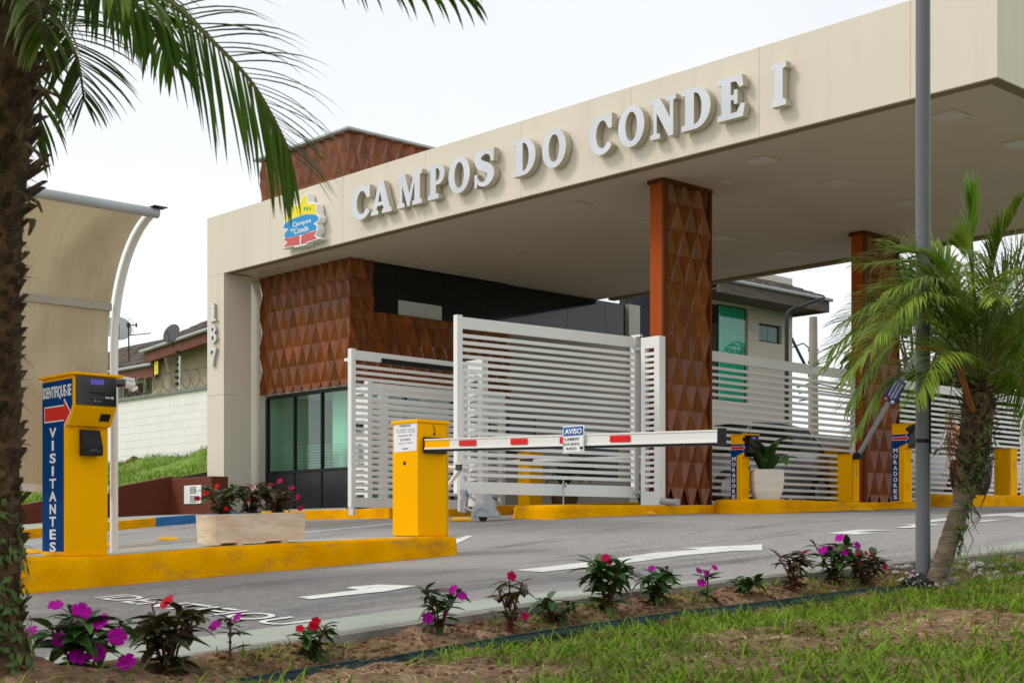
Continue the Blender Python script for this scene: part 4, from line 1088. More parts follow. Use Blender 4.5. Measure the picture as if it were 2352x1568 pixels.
MB().tube([(X1 + .004, Y0 + .2, .985), (X1 + .006, Y0 + .205, 1.02), (X1 + .004, Y0 + .185, 1.07)], .003, 5).build('cable', M_black, t)
box('arm_hub', M_black, (X1 + .003, Y0 + .06, .80), (X1 + .04, Y0 + .32, .95), t)
# boom
t = thingw('barrier_boom', 'white barrier boom with red reflectors reaching across the visitors lane', 'barrier boom', (-2.45, -6.17, .87))
A, B = Vector((-2.46, -6.2, .878)), Vector((1.03, -6.2, .772))
ang = math.atan2(B.z - A.z, B.x - A.x); L_ = (B - A).length
bm_ = Matrix.Translation(A) @ Matrix.Rotation(-ang, 4, 'Y')
hgt = .098
MB().box((.36, -.02, -.046), (L_, .02, .052), bm_).build('beam', M_white, t)
MB().box((0, -.02, -.046), (.36, .02, .052), bm_).build('yellow_root', M_yellow, t)
MB().box((.0, -.026, -.046), (L_, -.0201, -.030), bm_).box((.0, -.026, .040), (L_, -.0201, .052), bm_).build('edge_profile', M_white, t)
MB().box((0, -.015, -.066), (L_ - .05, .022, -.0465), bm_).build('rubber_strip', M_rubber, t)
MB().box((L_, -.028, -.06), (L_ + .045, .028, .064), bm_).build('end_cap', M_black, t)
for s0, s1 in ((.50, .73), (1.19, 1.40), (1.80, 2.0), (2.38, 2.60)):
    MB().box((s0, -.030, -.022), (s1, -.0262, .030), bm_).build('reflector', M_red, t)
t = thingw('warning_sign', 'blue and white AVISO sign hanging on the barrier boom', 'sign', (-.53, -6.23, .68))
sx, sy = at_y(1317, 1008, -6.245).x, -6.245
z0, z1 = at_y(1317, 1040, sy).z, at_y(1317, 977, sy).z
sw = .245
MB().box((sx - sw / 2, sy, z0), (sx + sw / 2, sy + .004, z1)).build('board', M_whitevinyl, t)
MB().box((sx - sw / 2 + .008, sy - .002, z1 - .083), (sx + sw / 2 - .008, sy - .0002, z1 - .010)).build('blue_band', M_signblue, t)
for k, (s_, z, w_, h_) in enumerate((('AVISO', z1 - .047, .20, .045), ('O AMBIENTE', z1 - .112, .17, .024), ('ESTÁ SENDO', z1 - .150, .185, .026), ('FILMADO.', z1 - .190, .125, .022))):
    text('lettering', s_, M_whitevinyl if k == 0 else M_ink, XZ(sx - (.02 if k else 0), sy - .003, z), 1, t, .025 if k == 0 else .0, w=w_, h=h_)
MB().box((.075, -.002, .0), (.112, 0, .018), Matrix.Translation((sx, sy - .001, z0 + .032))).box((.09, -.002, -.016), (.096, 0, .0), Matrix.Translation((sx, sy - .001, z0 + .032))).build('camera_symbol', M_inkdark, t)
e_ = .003
MB().box((sx - sw / 2 + .006, sy - .0012, z0 + .006), (sx - sw / 2 + .006 + e_, sy - .0002, z1 - .09)).box((sx + sw / 2 - .006 - e_, sy - .0012, z0 + .006), (sx + sw / 2 - .006, sy - .0002, z1 - .09)).box((sx - sw / 2 + .0101, sy - .0012, z0 + .006), (sx + sw / 2 - .0101, sy - .0002, z0 + .006 + e_)).build('border', M_ink, t)

def small_barrier(label, p, h, seam=True, dx=.36, dy=.34):
    t = thing('barrier_box', label, 'barrier box', p, 0, 'yellow barrier boxes along the gate')
    MB().box((-dx, -dy / 2, 0), (0, dy / 2, h)).build('body', M_yellow, t, bevel=.006)
    MB().box((-dx - .01, -dy / 2 - .01, h + .001), (.01, dy / 2 + .01, h + .02)).build('lid', M_yellow, t)
    if seam:
        ubox('door_seam', M_inkdark, (.0012, -dy / 2 + .012, h / 2), (.006, .01, h - .02), 0, t)
        print_bars('maker_print', M_ink, YZ(.003, .02, h * .64) @ Matrix.Rotation(R(90), 4, 'Z'), .14, .025, t, 9)
    return t
q = at_d(1966, 1152, 22.3); q.z = .552
small_barrier('yellow barrier box with raised grey boom, beside the farther column', q, .74, True, .27, .2)
t = thingw('barrier_boom', 'grey barrier boom raised steeply with a blue notice clipped on it', 'barrier boom', (q.x + .06, q.y + .05, 1.22))
A = at_d(1972, 1044, 22.2); B = at_d(2101, 818, 21.2)
MB().tube([A, B, A + (B - A) * 1.75], .037, 10).build('beam', M_motor, t)
MB().box((A.x - .06, A.y - .06, A.z - .07), (A.x + .05, A.y + .06, A.z + .03)).build('arm_hub', M_black, t)
t = thingw('notice_plate', 'small blue lettered plate on the raised grey boom', 'sign', A.lerp(B, .66))
c = A.lerp(B, .665); ax = (B - A).normalized(); nrm = (CAM - c); nrm.z = 0; nrm.normalize(); up = nrm.cross(ax).normalized(); nrm = ax.cross(up)
pm = Matrix((ax.to_4d() * 1, up.to_4d(), nrm.to_4d(), Vector((0, 0, 0, 1)))).transposed(); pm[3][0] = pm[3][1] = pm[3][2] = 0
pm = Matrix(((ax.x, up.x, nrm.x, c.x + nrm.x * .04), (ax.y, up.y, nrm.y, c.y + nrm.y * .04), (ax.z, up.z, nrm.z, c.z + nrm.z * .04), (0, 0, 0, 1)))
MB().box((-.20, -.105, 0), (.20, .105, .006), pm).build('plate', M_darkblue, t)
for s_, yy, w_ in (('ABAIXE OS FARÓIS', .052, .28), ('ACENDA A LUZ INTERNA', 0., .32), ('IDENTIFIQUE-SE', -.052, .26)):
    text('lettering', s_, M_whitevinyl, pm @ Matrix.Translation((.03, yy, .0075)), 1, t, .02, w=w_, h=.03)
MB().lathe([(.026, .006), (.026, .0075)], 14, pm @ Matrix.Translation((-.165, .06, 0))).build('round_emblem', M_orangeflower, t)
MB().lathe([(.028, .006), (.028, .0075)], 14, pm @ Matrix.Translation((-.165, -.05, 0))).build('round_emblem', M_whitevinyl, t)
small_barrier('yellow barrier box beside the dark brown pot behind the leaning palm', (-4.50, 9.05, .75), .83, True, .30, .28)
small_barrier('yellow barrier box on the platform behind the open gate leaf', (-10.62, 3.15, .53), 1.0, False, .3, .34)
small_barrier('yellow barrier box behind the slatted fence beside the parked silver car', (-6.2, 6.3, .60), .95, False, .3, .32)
small_barrier('narrow yellow barrier box partly hidden by the perforated post at the column', (-6.2, 1.75, .50), .95, True, .2, .3)
t = thingw('barrier_boom', 'thin white barrier boom behind the open gate leaf', 'barrier boom', (-10.5, 3.1, 1.4))
A, B = at_d(1040, 1066, 25.6), at_d(1478, 1049, 24.0)
MB().tube([A, B], .034, 10).build('beam', M_white, t)
Cc = A.lerp(B, .37); MB().tube([Cc, Cc + (B - A).normalized() * .25], .05, 8).build('sleeve', M_black, t)

# ================================================================ CCTV CAMERAS
def cctv(label, p, rz, pitch=0., s=1.):
    t = thing('security_camera', label, 'camera', p, rz)
    t.rotation_euler = (0, 0, rz)
    mt = Matrix.Rotation(pitch, 4, 'X') @ Matrix.Scale(s, 4)
    MB().tube([(0, .09, 0), (0, -.05, 0)], [.036, .040], 12, True, mt).box((-.042, -.085, .024), (.042, .07, .046), mt).build('housing', M_whitepost, t)
    MB().box((-.041, -.075, -.038), (.041, -.048, .036), mt).build('lens_front', M_blackgloss, t, bevel=.008)
    MB().tube([(0, .05, -.03), (0, .10, -.05), (0, .16, -.02)], .014, 8, True, mt).build('bracket', M_white, t)
    return t
cctv('small white security camera mounted behind the visitors pillar', at_d(288, 880, 11.55), R(28), 0, 1.0)
cctv('small white security camera on a stand beside the yellow barrier box', at_d(1062, 1072, 14.2), R(10), 0, .95)
q = at_d(1062, 1072, 14.2)
t = thingw('camera_stand', 'white angled metal stand carrying the camera behind the barrier box', 'stand', (q.x - .35, q.y + .25, -.1))
a = at_d(1000, 1068, 14.35); b = at_d(1056, 1076, 14.25)
MB().tube([a, b], .022, 6).tube([at_d(1056, 1078, 14.25), at_d(1012, 1140, 14.3), at_d(1000, 1235, 14.3)], .024, 6).build('frame', M_white, t)

# ================================================================ SHELTER
M_barbeige = mat('beige_bar_paint', (.40, .36, .30), .5, .05, 2)
t = thingw('lane_shelter', 'curved bronze polycarbonate lane shelter with white tube frame behind the visitors pillar', 'shelter', (-3.02, -9.5, -.13))
def arc_post(y_):
    pts = [(-3.02, y_, -.135), (-3.02, y_, 1.55)]
    for i in range(1, 13):
        a = R(90 * i / 12 * .86)
        pts.append((-3.02 + .80 * (1 - math.cos(a)), y_, 1.55 + 1.06 * math.sin(a)))
    return pts
S0, S1 = -10.25, -9.10
for y_ in (S1, S0):
    pts = arc_post(y_); MB().tube(pts, .033, 10).build('post', M_whitepost, t)
pts = arc_post(0)
prof = [(p[0] + .0, p[2]) for p in pts if p[2] > .3]
prof = [(-3.02, .42)] + prof
vs, fs = [], []
yl, yr = S0 - 1.1, S1 - .055
for (x, z) in prof: vs += [(x, yl, z), (x, yr, z), (x - .012, yl, z), (x - .012, yr, z)]
for i in range(len(prof) - 1):
    k = i * 4; fs += [(k, k + 4, k + 5, k + 1), (k + 2, k + 3, k + 7, k + 6)]
sh_ = MB().raw(vs, fs, True).build('sheet', M_poly, t)
for k_, (x, z) in enumerate(((-3.02, .40), (prof[4][0] + .005, prof[4][1]))):
    MB().box((x - .02, yl, z - .03), (x + .02, yr, z + .03)).build('cross_bar', M_whitepost if k_ == 0 else M_barbeige, t)
MB().tube([(prof[-1][0] + .01, yl, prof[-1][1] + .01), (prof[-1][0] + .01, S1 + .05, prof[-1][1] + .01)], .04, 10).build('gutter', M_gutter, t)
MB().box((prof[-1][0] - .02, S1 - .02, prof[-1][1] + .05), (prof[-1][0] + .08, S1 + .1, prof[-1][1] + .056)).build('end_flap', M_lamp, t)

# ================================================================ PLANTER AND POTS
t = thingw('flower_planter', 'long washed stone planter full of red flowers on the near island', 'planter', (-2.66, -8.0, -.06))
slope = lambda vv: [(p[0], p[1], p[2] + .022 + .037 * (p[1] + 8.45)) for p in vv]
pb = lambda u0, u1, y0, y1, z0, z1, e: slope([(u0 + e, y0 + e, z0), (u1 - e, y0 + e, z0), (u1 - e, y1 - e, z0), (u0 + e, y1 - e, z0), (u0, y0, z1), (u1, y0, z1), (u1, y1, z1), (u0, y1, z1)])
MB().raw(pb(-2.82, -2.50, -8.45, -7.54, -.068, .175, .012), [(0, 3, 2, 1), (0, 1, 5, 4), (1, 2, 6, 5), (2, 3, 7, 6), (3, 0, 4, 7)]).build('trough', M_planter, t)
MB().raw(pb(-2.795, -2.525, -8.425, -7.565, .09, .174, 0), [(1, 0, 4, 5), (2, 1, 5, 6), (3, 2, 6, 7), (0, 3, 7, 4)]).raw(slope([(-2.82, -8.45, .175), (-2.5, -8.45, .175), (-2.5, -7.54, .175), (-2.82, -7.54, .175), (-2.795, -8.425, .175), (-2.525, -8.425, .175), (-2.525, -7.565, .175), (-2.795, -7.565, .175)]), [(0, 1, 5, 4), (1, 2, 6, 5), (2, 3, 7, 6), (3, 0, 4, 7)]).build('rim', M_planter, t)
box('soil', M_clod, (-2.80, -8.43, .10), (-2.52, -7.56, .165), t)
for yy in (-8.2, -7.75): box('foot', M_planter, (-2.78, yy - .03, float(itop1(yy)) - .01), (-2.52, yy + .03, -.046 + .037 * (yy + 8.45)), t)

def tapered_pot(name, label, p, r, h, m, sides=8, group='potted plants along the gate'):
    t = thing(name, label, 'potted plant', p, R(20), group)
    pr = [(r * .72, 0), (r * .9, h * .25), (r * 1.0, h * .6), (r * .97, h * .92), (r * .93, h), (r * .85, h), (r * .82, h * .9)]
    MB().lathe(pr, sides, smooth=(sides > 10), ang0=R(5)).build('pot', m, t)
    MB().lathe([(r * .8, h * .86), (r * .8, h * .9)], sides, ang0=R(5)).build('soil', M_clod, t)
    return t
def strap_leaf(L_, w, bend, seed=0):
    """one arching strap leaf from the origin along +X"""
    n = 7; vs, fs = [], []
    for i in range(n + 1):
        s = i / n; a = R(78) - bend * s * s
        if i == 0: x = z = 0.
        else:
            x += L_ / n * math.cos(a); z += L_ / n * math.sin(a)
        ww = w * (.35 + 1.3 * math.sin(math.pi * min(1, s * .9 + .08)) ** .8) * (1 if i < n else .05)
        vs += [(x, -ww / 2, z + ww * .22), (x, 0, z), (x, ww / 2, z + ww * .22)]
    for i in range(n):
        k = i * 3; fs += [(k, k + 3, k + 4, k + 1), (k + 1, k + 4, k + 5, k + 2)]
    return MB().raw(vs, fs, True).mesh('leaf')
def strap_plant(t, z, n, L0, L1, w, bend, m, seed):
    rr = random.Random(seed)
    meshes = [strap_leaf(rr.uniform(L0, L1), w * rr.uniform(.8, 1.2), R(rr.uniform(*bend))) for _ in range(5)]
    for me in meshes: me.materials.append(m)
    for i in range(n):
        link('leaf', meshes[i % 5], None, t, (rr.uniform(-.05, .05), rr.uniform(-.05, .05), z), (0, R(rr.uniform(-18, 34)), i / n * 6.283 + rr.uniform(-.4, .4)))
t = tapered_pot('potted_plant', 'cream faceted pot with broad strap leaves on the raised island', (-4.83, 2.25, .562), .262, .44, M_potwhite, 6)
strap_plant(t, .40, 20, .42, .78, .105, (40, 125), M_lily, 4)
t = tapered_pot('potted_plant', 'dark brown rounded pot with orange bracts behind the leaning palm', (-4.75, 8.0, .74), .36, .62, M_brownpot, 20)
strap_plant(t, .52, 16, .5, .9, .10, (40, 110), M_lily, 5)
fl = strap_leaf(.22, .07, R(40)); fl.materials.append(M_orangeflower)
for i in range(12): link('orange_bract', fl, None, t, (random.uniform(-.28, .2), random.uniform(-.2, .2), random.uniform(.8, 1.4)), (0, R(random.uniform(-60, 10)), random.uniform(0, 6.28)))
q = at_d(1297, 1152, 26.3)
t = tapered_pot('potted_plant', 'brown basket pot with spiky grass leaves behind the open gate leaf', (q.x, q.y, .54), .26, .42, M_basket, 14)
strap_plant(t, .38, 34, .55, .95, .04, (60, 150), M_lily, 6)

# ================================================================ ROAD STUDS
sm = None
def stud(p, rz, label):
    global sm
    if sm is None:
        a, b = (.15, .055), (.095, .03)
        mb = MB(); mb.raw([(-a[0], -a[1], 0), (a[0], -a[1], 0), (a[0], a[1], 0), (-a[0], a[1], 0), (-b[0], -b[1], .05), (b[0], -b[1], .05), (b[0], b[1], .05), (-b[0], b[1], .05), (-a[0], -a[1], .012), (a[0], -a[1], .012), (a[0], a[1], .012), (-a[0], a[1], .012)],
                          [(0, 1, 9, 8), (1, 2, 10, 9), (2, 3, 11, 10), (3, 0, 8, 11), (8, 9, 5, 4), (9, 10, 6, 5), (10, 11, 7, 6), (11, 8, 4, 7), (4, 5, 6, 7)])
        sm = mb.mesh('road_stud'); sm.materials.append(M_stud)
    o = link('road_stud', sm, None, None, (p[0], p[1], float(G(p[0], p[1])) + .004), (0, 0, rz))
    tag(o, label, 'road stud', 'yellow road studs')
stud((-9.1, -5.15), R(60), 'yellow road stud on the line left of the flower planter')
stud((-9.0, -4.05), R(60), 'yellow road stud half hidden by the left end of the planter')
stud((-9.1, -6.05), R(60), 'yellow road stud peeping out beside the white shelter post')
stud((-9.05, -7.05), R(60), 'yellow road stud between the palm trunk and the blue pillar')
stud(og(1060, 1196)[:2], R(48), 'yellow road stud on the asphalt just left of the gate motor')
stud(og(1481, 1182)[:2], R(48), 'yellow road stud in front of the perforated gate post')
p = at_x(1981, 1172, -4.25); stud((p.x, p.y), R(48), 'yellow road stud below the barrier box with raised boom')

# ================================================================ GREY POLE
pz_ = at_x(2120, 1280, 2.9)
t = thingw('lamp_pole', 'tall grey metal pole rising beside the leaning palm', 'pole', (pz_.x, pz_.y, pz_.z))
MB().tube([(pz_.x, pz_.y, pz_.z - .25), (pz_.x, pz_.y, 2.0), (pz_.x, pz_.y, 6.5)], [.0475, .0475, .046], 24).build('shaft', M_grey_pole, t)
zb = (HV - 1012) / FPX * 9.3
MB().tube([(pz_.x, pz_.y, zb - .012), (pz_.x, pz_.y, zb + .014)], .0492, 24, False, Matrix.Translation((pz_.x, pz_.y, zb)) @ Matrix.Rotation(R(4), 4, 'Y') @ Matrix.Translation((-pz_.x, -pz_.y, -zb))).build('strap', M_black, t)
r_ = Vector((CS, SN, 0)); fwd = Vector((-SN, CS, 0)); ps = Vector((pz_.x, pz_.y, 0)) + r_ * .036 - fwd * .032
MB().tube([ps + Vector((0, 0, z)) for z in (.55, .555, .94, .945)], [.004, .008, .008, .004], 6).build('hatch_seam', M_black, t)

# ================================================================ PARKED CARS
def car(label, p, rz, m, group='cars behind the fence'):
    """local +X is forward; body lofted from cross sections"""
    t = thing('parked_car', label, 'car', p, rz, group)
    st = [(-2.05, .45, .62, .62), (-1.98, .30, .92, .74), (-1.6, .22, .98, .82), (-.8, .20, .95, .85), (.3, .20, .93, .85), (.95, .22, .90, .84), (1.6, .24, .82, .80), (1.95, .30, .70, .70), (2.08, .40, .58, .52)]
    vs, fs = [], []
    ring = lambda x, z0, z1, w: [(x, -w * .9, z0), (x, -w, z0 + .12), (x, -w, (z0 + z1) / 2), (x, -w * .97, z1 - .06), (x, -w * .86, z1), (x, 0, z1 + .025), (x, w * .86, z1), (x, w * .97, z1 - .06), (x, w, (z0 + z1) / 2), (x, w, z0 + .12), (x, w * .9, z0)]
    for s_ in st: vs += ring(*s_)
    n = 11
    for i in range(len(st) - 1):
        for k in range(n): fs.append((i * n + k, (i + 1) * n + k, (i + 1) * n + (k + 1) % n, i * n + (k + 1) % n))
    fs += [tuple(range(n)), tuple((len(st) - 1) * n + k for k in range(n))[::-1]]
    bd = MB().raw(vs, [f[::-1] for f in fs], True).build('body', m, t)
    cab = [(-1.75, .95, .72), (-1.25, 1.36, .60), (-.5, 1.44, .60), (.25, 1.40, .60), (1.05, .92, .72)]
    vs, fs = [], []
    for x, z, w in cab: vs += [(x, -.76, .90), (x, -w, z), (x, 0, z + .02), (x, w, z), (x, .76, .90)]
    for i in range(len(cab) - 1):
        k = i * 5
        for j in range(4): fs.append((k + j, k + j + 1, k + 6 + j, k + 5 + j))
    MB().raw(vs, fs, False).build('cabin_glass', M_carglass, t)
    rf = [(-1.27, 1.372, .57), (-.5, 1.455, .58), (.27, 1.415, .57)]
    vs = []
    for x, z, w in rf: vs += [(x, -w, z), (x, 0, z + .02), (x, w, z)]
    MB().raw(vs, [(0, 3, 4, 1), (1, 4, 5, 2), (3, 6, 7, 4), (4, 7, 8, 5)]).build('roof', m, t)
    for s_ in (-1, 1):
        MB().tube([(1.04, s_ * .70, .93), (.27, s_ * .585, 1.41), (-.5, s_ * .59, 1.45), (-1.26, s_ * .585, 1.37), (-1.74, s_ * .70, .96)], .032, 6).build('roof_pillar', m, t)
        MB().tube([(-.28, s_ * .745, .93), (-.30, s_ * .60, 1.43)], .03, 6).build('door_pillar', M_black, t)
        MB().lathe([(.02, -.05), (.09, -.055), (.16, -.03), (.09, .05), (.02, .06)], 12, Matrix.Translation((1.82, s_ * .56, .63)) @ Matrix.Rotation(R(68), 4, 'Y') @ Matrix.Scale(1.5, 4, (0, 1, 0))).build('headlight', M_headlight, t)
        MB().box((-2.06, s_ * .62 - .1, .66), (-1.95, s_ * .62 + .1, .90)).build('tail_light', M_tail, t)
        for x in (1.28, -1.28):
            w = MB().lathe([(.10, -.09), (.27, -.09), (.30, -.06), (.30, .06), (.27, .09), (.10, .09)], 22, Matrix.Translation((x, s_ * .78, .30)) @ Matrix.Rotation(R(90), 4, 'X')).build('wheel', M_rubber, t)
            MB().lathe([(.03, -.095), (.19, -.095), (.20, -.08), (.20, .08), (.19, .095), (.03, .095)], 18, Matrix.Translation((x, s_ * .78, .30)) @ Matrix.Rotation(R(90), 4, 'X')).build('rim', M_zinc, w)
        MB().box((.55, s_ * .80 - .06, .92), (.68, s_ * .80 + .09, 1.04)).build('mirror', m, t)
    box('grille', M_black, (2.03, -.35, .42), (2.09, .35, .56), t)
    box('bumper', M_black, (1.98, -.72, .22), (2.07, .72, .34), t)
    return t
car('silver car facing the road behind the fence between the columns', (-7.2, 4.55, float(G(-7.2, 4.5))), R(-90), M_silver)
car('white car with red tail light behind the farther slatted fence', (-7.4, 12.2, float(G(-7.4, 12))), R(86), M_carwhite)

# ================================================================ BOUNDARY, BANK AND HOUSES (beyond the near end of the canopy)
def step_wall():
    t = thingw('retaining_wall', 'low dark brown retaining wall with white meter grille beside the blue kerb', 'wall', (-16.8, -2.5, .3))
    ys_ = np.arange(-9, -.74, .5); vs, fs = [], []
    ys_ = np.append(ys_, -.72)
    for yy in ys_:
        tz = max(.3, 1.12 + .2 * (yy + .8)) + .06
        vs += [(-16.92, yy, .0), (-16.72, yy, -.3 if yy < -6 else 0), (-16.72, yy, tz), (-16.92, yy, tz)]
    for i in range(len(ys_) - 1):
        k = i * 4
        for j in range(4): fs.append((k + j, k + 4 + j, k + 4 + (j + 1) % 4, k + (j + 1) % 4))
    MB().raw(vs, [f[::-1] for f in fs]).build('sloping_wall', M_brown, t)
    box('end_block', M_brown, (-16.93, -.78, .2), (-15.22, -.42, 1.15), t, .01)
    gx0, gx1 = at_y(424, 1130, -.785).x, at_y(463, 1130, -.785).x
    gz0, gz1 = at_y(424, 1157, -.785).z, at_y(424, 1115, -.785).z
    gr = box('meter_cover', M_whitepost, (gx0, -.80, gz0), (gx1, -.781, gz1), t, .004)
    for r in range(9):
        for c in range(5):
            if r == 4: continue
            ubox('grille_hole', M_inkdark, (gx0 + (gx1 - gx0) * (.40 + c * .075), -.8015, gz0 + (gz1 - gz0) * (.10 + r * .098)), (.026, .004, .024), 0, gr)
step_wall()
t = thingw('block_wall', 'white painted block wall topped with grey coping above the grass bank', 'wall', (-24, 3.4, 1.7))
WY = 3.4
box('wall_core', M_mortar, (-36, WY + .012, .8), (-17.4, WY + .2, 3.62), t)
r_ = 0; z = 1.2
bme = {}
while z < 3.55:
    x = -36 + (.2 if r_ % 2 else 0.)
    while x < -17.6:
        if x > -29.5:
            ubox('block', M_block, (x + .195, WY + .006, z + .095), (.385, .02, .185), 0, t)
        x += .39
    z += .19; r_ += 1
box('coping', M_coping, (-29, WY - .06, 3.60), (-17.3, WY + .26, 3.68), t)
box('wall_end', M_block, (-36, WY - .004, 1.0), (-29.5, WY + .011, 3.6), t)
# razor coil and electric fence on top
t = thingw('razor_wire', 'coiled razor wire along the top of the white wall', 'razor wire', (-24, WY + .1, 3.7))
pts = [(-29 + i * .030, WY + .1 + .20 * math.cos(i * .42), 3.93 + .26 * math.sin(i * .42)) for i in range(380)]
MB().tube(pts, .011, 4).build('coil', M_wire, t)
t = thingw('electric_fence_post', 'white post with black insulators standing over the razor wire', 'fence post', (-22.3, WY + .1, 3.6))
ex = at_y(412, 830, WY + .1)
MB().tube([(ex.x, WY + .1, 3.6), (ex.x, WY + .1, at_y(412, 818, WY + .1).z)], .03, 8).build('post', M_whitepost, t)
for i in range(6):
    ubox('insulator', M_black, (ex.x - .04, WY + .05, 3.85 + i * .16), (.10, .06, .07), 0, t)
# mounds of earth on the bank
for (u, v, s, lab) in ((308, 1068, .55, 'wide heap of dry earth against the white wall'), (405, 1062, .42, 'small steep heap of dark earth against the white wall')):
    q = at_y(u, v, 2.6)
    vs, fs = [], []
    nr, na = 7, 18
    for i in range(nr):
        r = i / (nr - 1)
        for k in range(na):
            a = k / na * 6.283
            h_ = (1 - r) ** .8 * s * .75 * (1 + .25 * math.sin(3 * a + i))
            vs.append((q.x + math.cos(a) * r * s * 1.5, q.y + math.sin(a) * r * s * .9, q.z - .25 + h_ + random.uniform(-.03, .03)))
    for i in range(nr - 1):
        for k in range(na): fs.append((i * na + k, (i + 1) * na + k, (i + 1) * na + (k + 1) % na, i * na + (k + 1) % na))
    o = MB().raw(vs, fs, True).build('earth_heap', M_clod, None); tag(o, lab, 'earth heap', 'earth heaps on the bank')

_tile = None
def tile_mesh(w, l):
    n = 6; vs, fs = [], []
    for j, yy in enumerate((0, l)):
        for i in range(n + 1):
            a = math.pi * i / n; vs.append((w / 2 * -math.cos(a), yy, w * .22 * math.sin(a) + (.025 if j == 0 else 0)))
    for i in range(n): fs.append((i, i + 1, n + 2 + i, n + 1 + i))
    fs.append(tuple(range(n, -1, -1)))
    me = MB().raw(vs, fs, True).mesh('roof_tile'); me.materials.append(M_tile); return me
def tiled_roof(t, p00, px_, py_, w=.24, l=.38, maxn=300):
    """roof plane from corner p00 (eave), px_ along the eave, py_ up the slope; each tile a piece"""
    p00, px_, py_ = Vector(p00), Vector(px_), Vector(py_); ux, uy = px_.normalized(), py_.normalized(); un = ux.cross(uy)
    if un.z < 0: un = -un
    rf = MB().raw([p00, p00 + px_, p00 + px_ + py_, p00 + py_], [(0, 1, 2, 3)]).raw([q - un * .06 for q in (p00, p00 + px_, p00 + px_ + py_, p00 + py_)], [(3, 2, 1, 0)]).build('roof', M_tilebase, t)
    me = tile_mesh(w, l)
    nx, ny = int(px_.length / w), int(py_.length / (l * .85)); cnt = 0
    rot = Matrix((ux, uy, un)).transposed().to_euler()
    for j in range(ny):
        for i in range(nx):
            if cnt >= maxn: return rf
            o = link('roof_tile', me, None, t, p00 + ux * (w * (i + .5)) + uy * (j * l * .85) + un * (.012 + random.uniform(0, .008)), rot); cnt += 1
    return rf
# olive house behind the block wall (two roofs)
t = thingw('house', 'olive rendered house with brown tiled roofs behind the razor wire', 'house', (-29, 9, 1.5))
HY = 7.0
a, b = at_y(345, 900, HY), at_y(520, 900, HY)
e0, e1 = at_y(332, 809, HY - .6), at_y(470, 762, HY - .6)
vz = lambda x: e0.z + (x - e0.x) * (e1.z - e0.z) / (e1.x - e0.x) - .12
MB().poly([[(a.x + .1, 1.0), (-14.5, 1.0), (-14.5, vz(-14.5)), (a.x + .1, vz(a.x + .1))]], .2, XZ(0, HY + .2, 0)).build('wall', M_housewall, t)
box('wall', M_housewall, (a.x - 6, HY + 1.5, 1.0), (a.x + .099, HY + 1.7, at_y(345, 850, HY + 1.5).z), t)
for zz in (4.4, 4.95, 5.5): box('groove', M_oldtimber, (a.x + .12, HY - .004, zz), (-18, HY + .01, zz + .012), t)
# gable verge: rises to the right
dirv = (e1 - e0); dirv2 = dirv * 1.6
MB().raw([e0, e0 + dirv2, e0 + dirv2 + Vector((0, 0, -.32)), e0 + Vector((0, 0, -.32)), e0 + Vector((0, .1, 0)), e0 + dirv2 + Vector((0, .1, 0)), e0 + dirv2 + Vector((0, .1, -.32)), e0 + Vector((0, .1, -.32))], [(3, 2, 1, 0), (4, 5, 6, 7), (0, 1, 5, 4), (7, 6, 2, 3), (1, 2, 6, 5), (4, 7, 3, 0)]).build('verge_board', M_timber, t)
MB().tube([e0 + Vector((-.15, -.05, .02)), e0 + dirv2 + Vector((0, -.05, .02))], .06, 8).build('gutter', M_gutter, t)
tiled_roof(t, e0 + Vector((0, -.02, .05)), dirv2, Vector((-.15, 2.6, 1.25)), .26, .42, 160)
# lower roof left of it: eave faces the road
e0, e1 = at_y(262, 828, HY - .2), at_y(355, 838, HY - .2)
L_ = e1 - e0
f0 = e0 - L_ * 1.4
MB().box((f0.x, HY - .25, e1.z - .36), (e1.x, HY - .15, e1.z - .02)).build('eave_board', M_timber, t)
MB().tube([(f0.x, HY - .3, e1.z + .02), (e1.x, HY - .3, e1.z + .02)], .06, 8).build('gutter', M_gutter, t)
tiled_roof(t, (f0.x, HY - .3, e1.z + .06), (e1.x - f0.x + .2, 0, 0), (0, 2.2, 1.25), .25, .40, 140)
w0 = at_y(285, 920, HY + 1.4); w1 = at_y(328, 920, HY + 1.4)
fr = box('window', M_whitepost, (w0.x - .1, HY + 1.40, 4.0), (w1.x + .1, HY + 1.499, 5.2), t)
box('pane', M_timber, (w0.x, HY + 1.39, 4.05), (w1.x, HY + 1.399, 5.1), fr)
o = thingw('warning_sign', 'small yellow warning plate hung at the end of the tiled eave', 'sign', at_y(358, 845, HY - .5))
q = at_y(358, 845, HY - .5); box('plate', M_logoyellow, (q.x - .1, q.y, q.z - .20), (q.x + .12, q.y + .02, q.z + .20), o)
print_bars('print', M_ink, XZ(q.x + .01, q.y - .002, q.z) @ Matrix.Rotation(R(90), 4, 'Z'), .22, .05, o, 11)
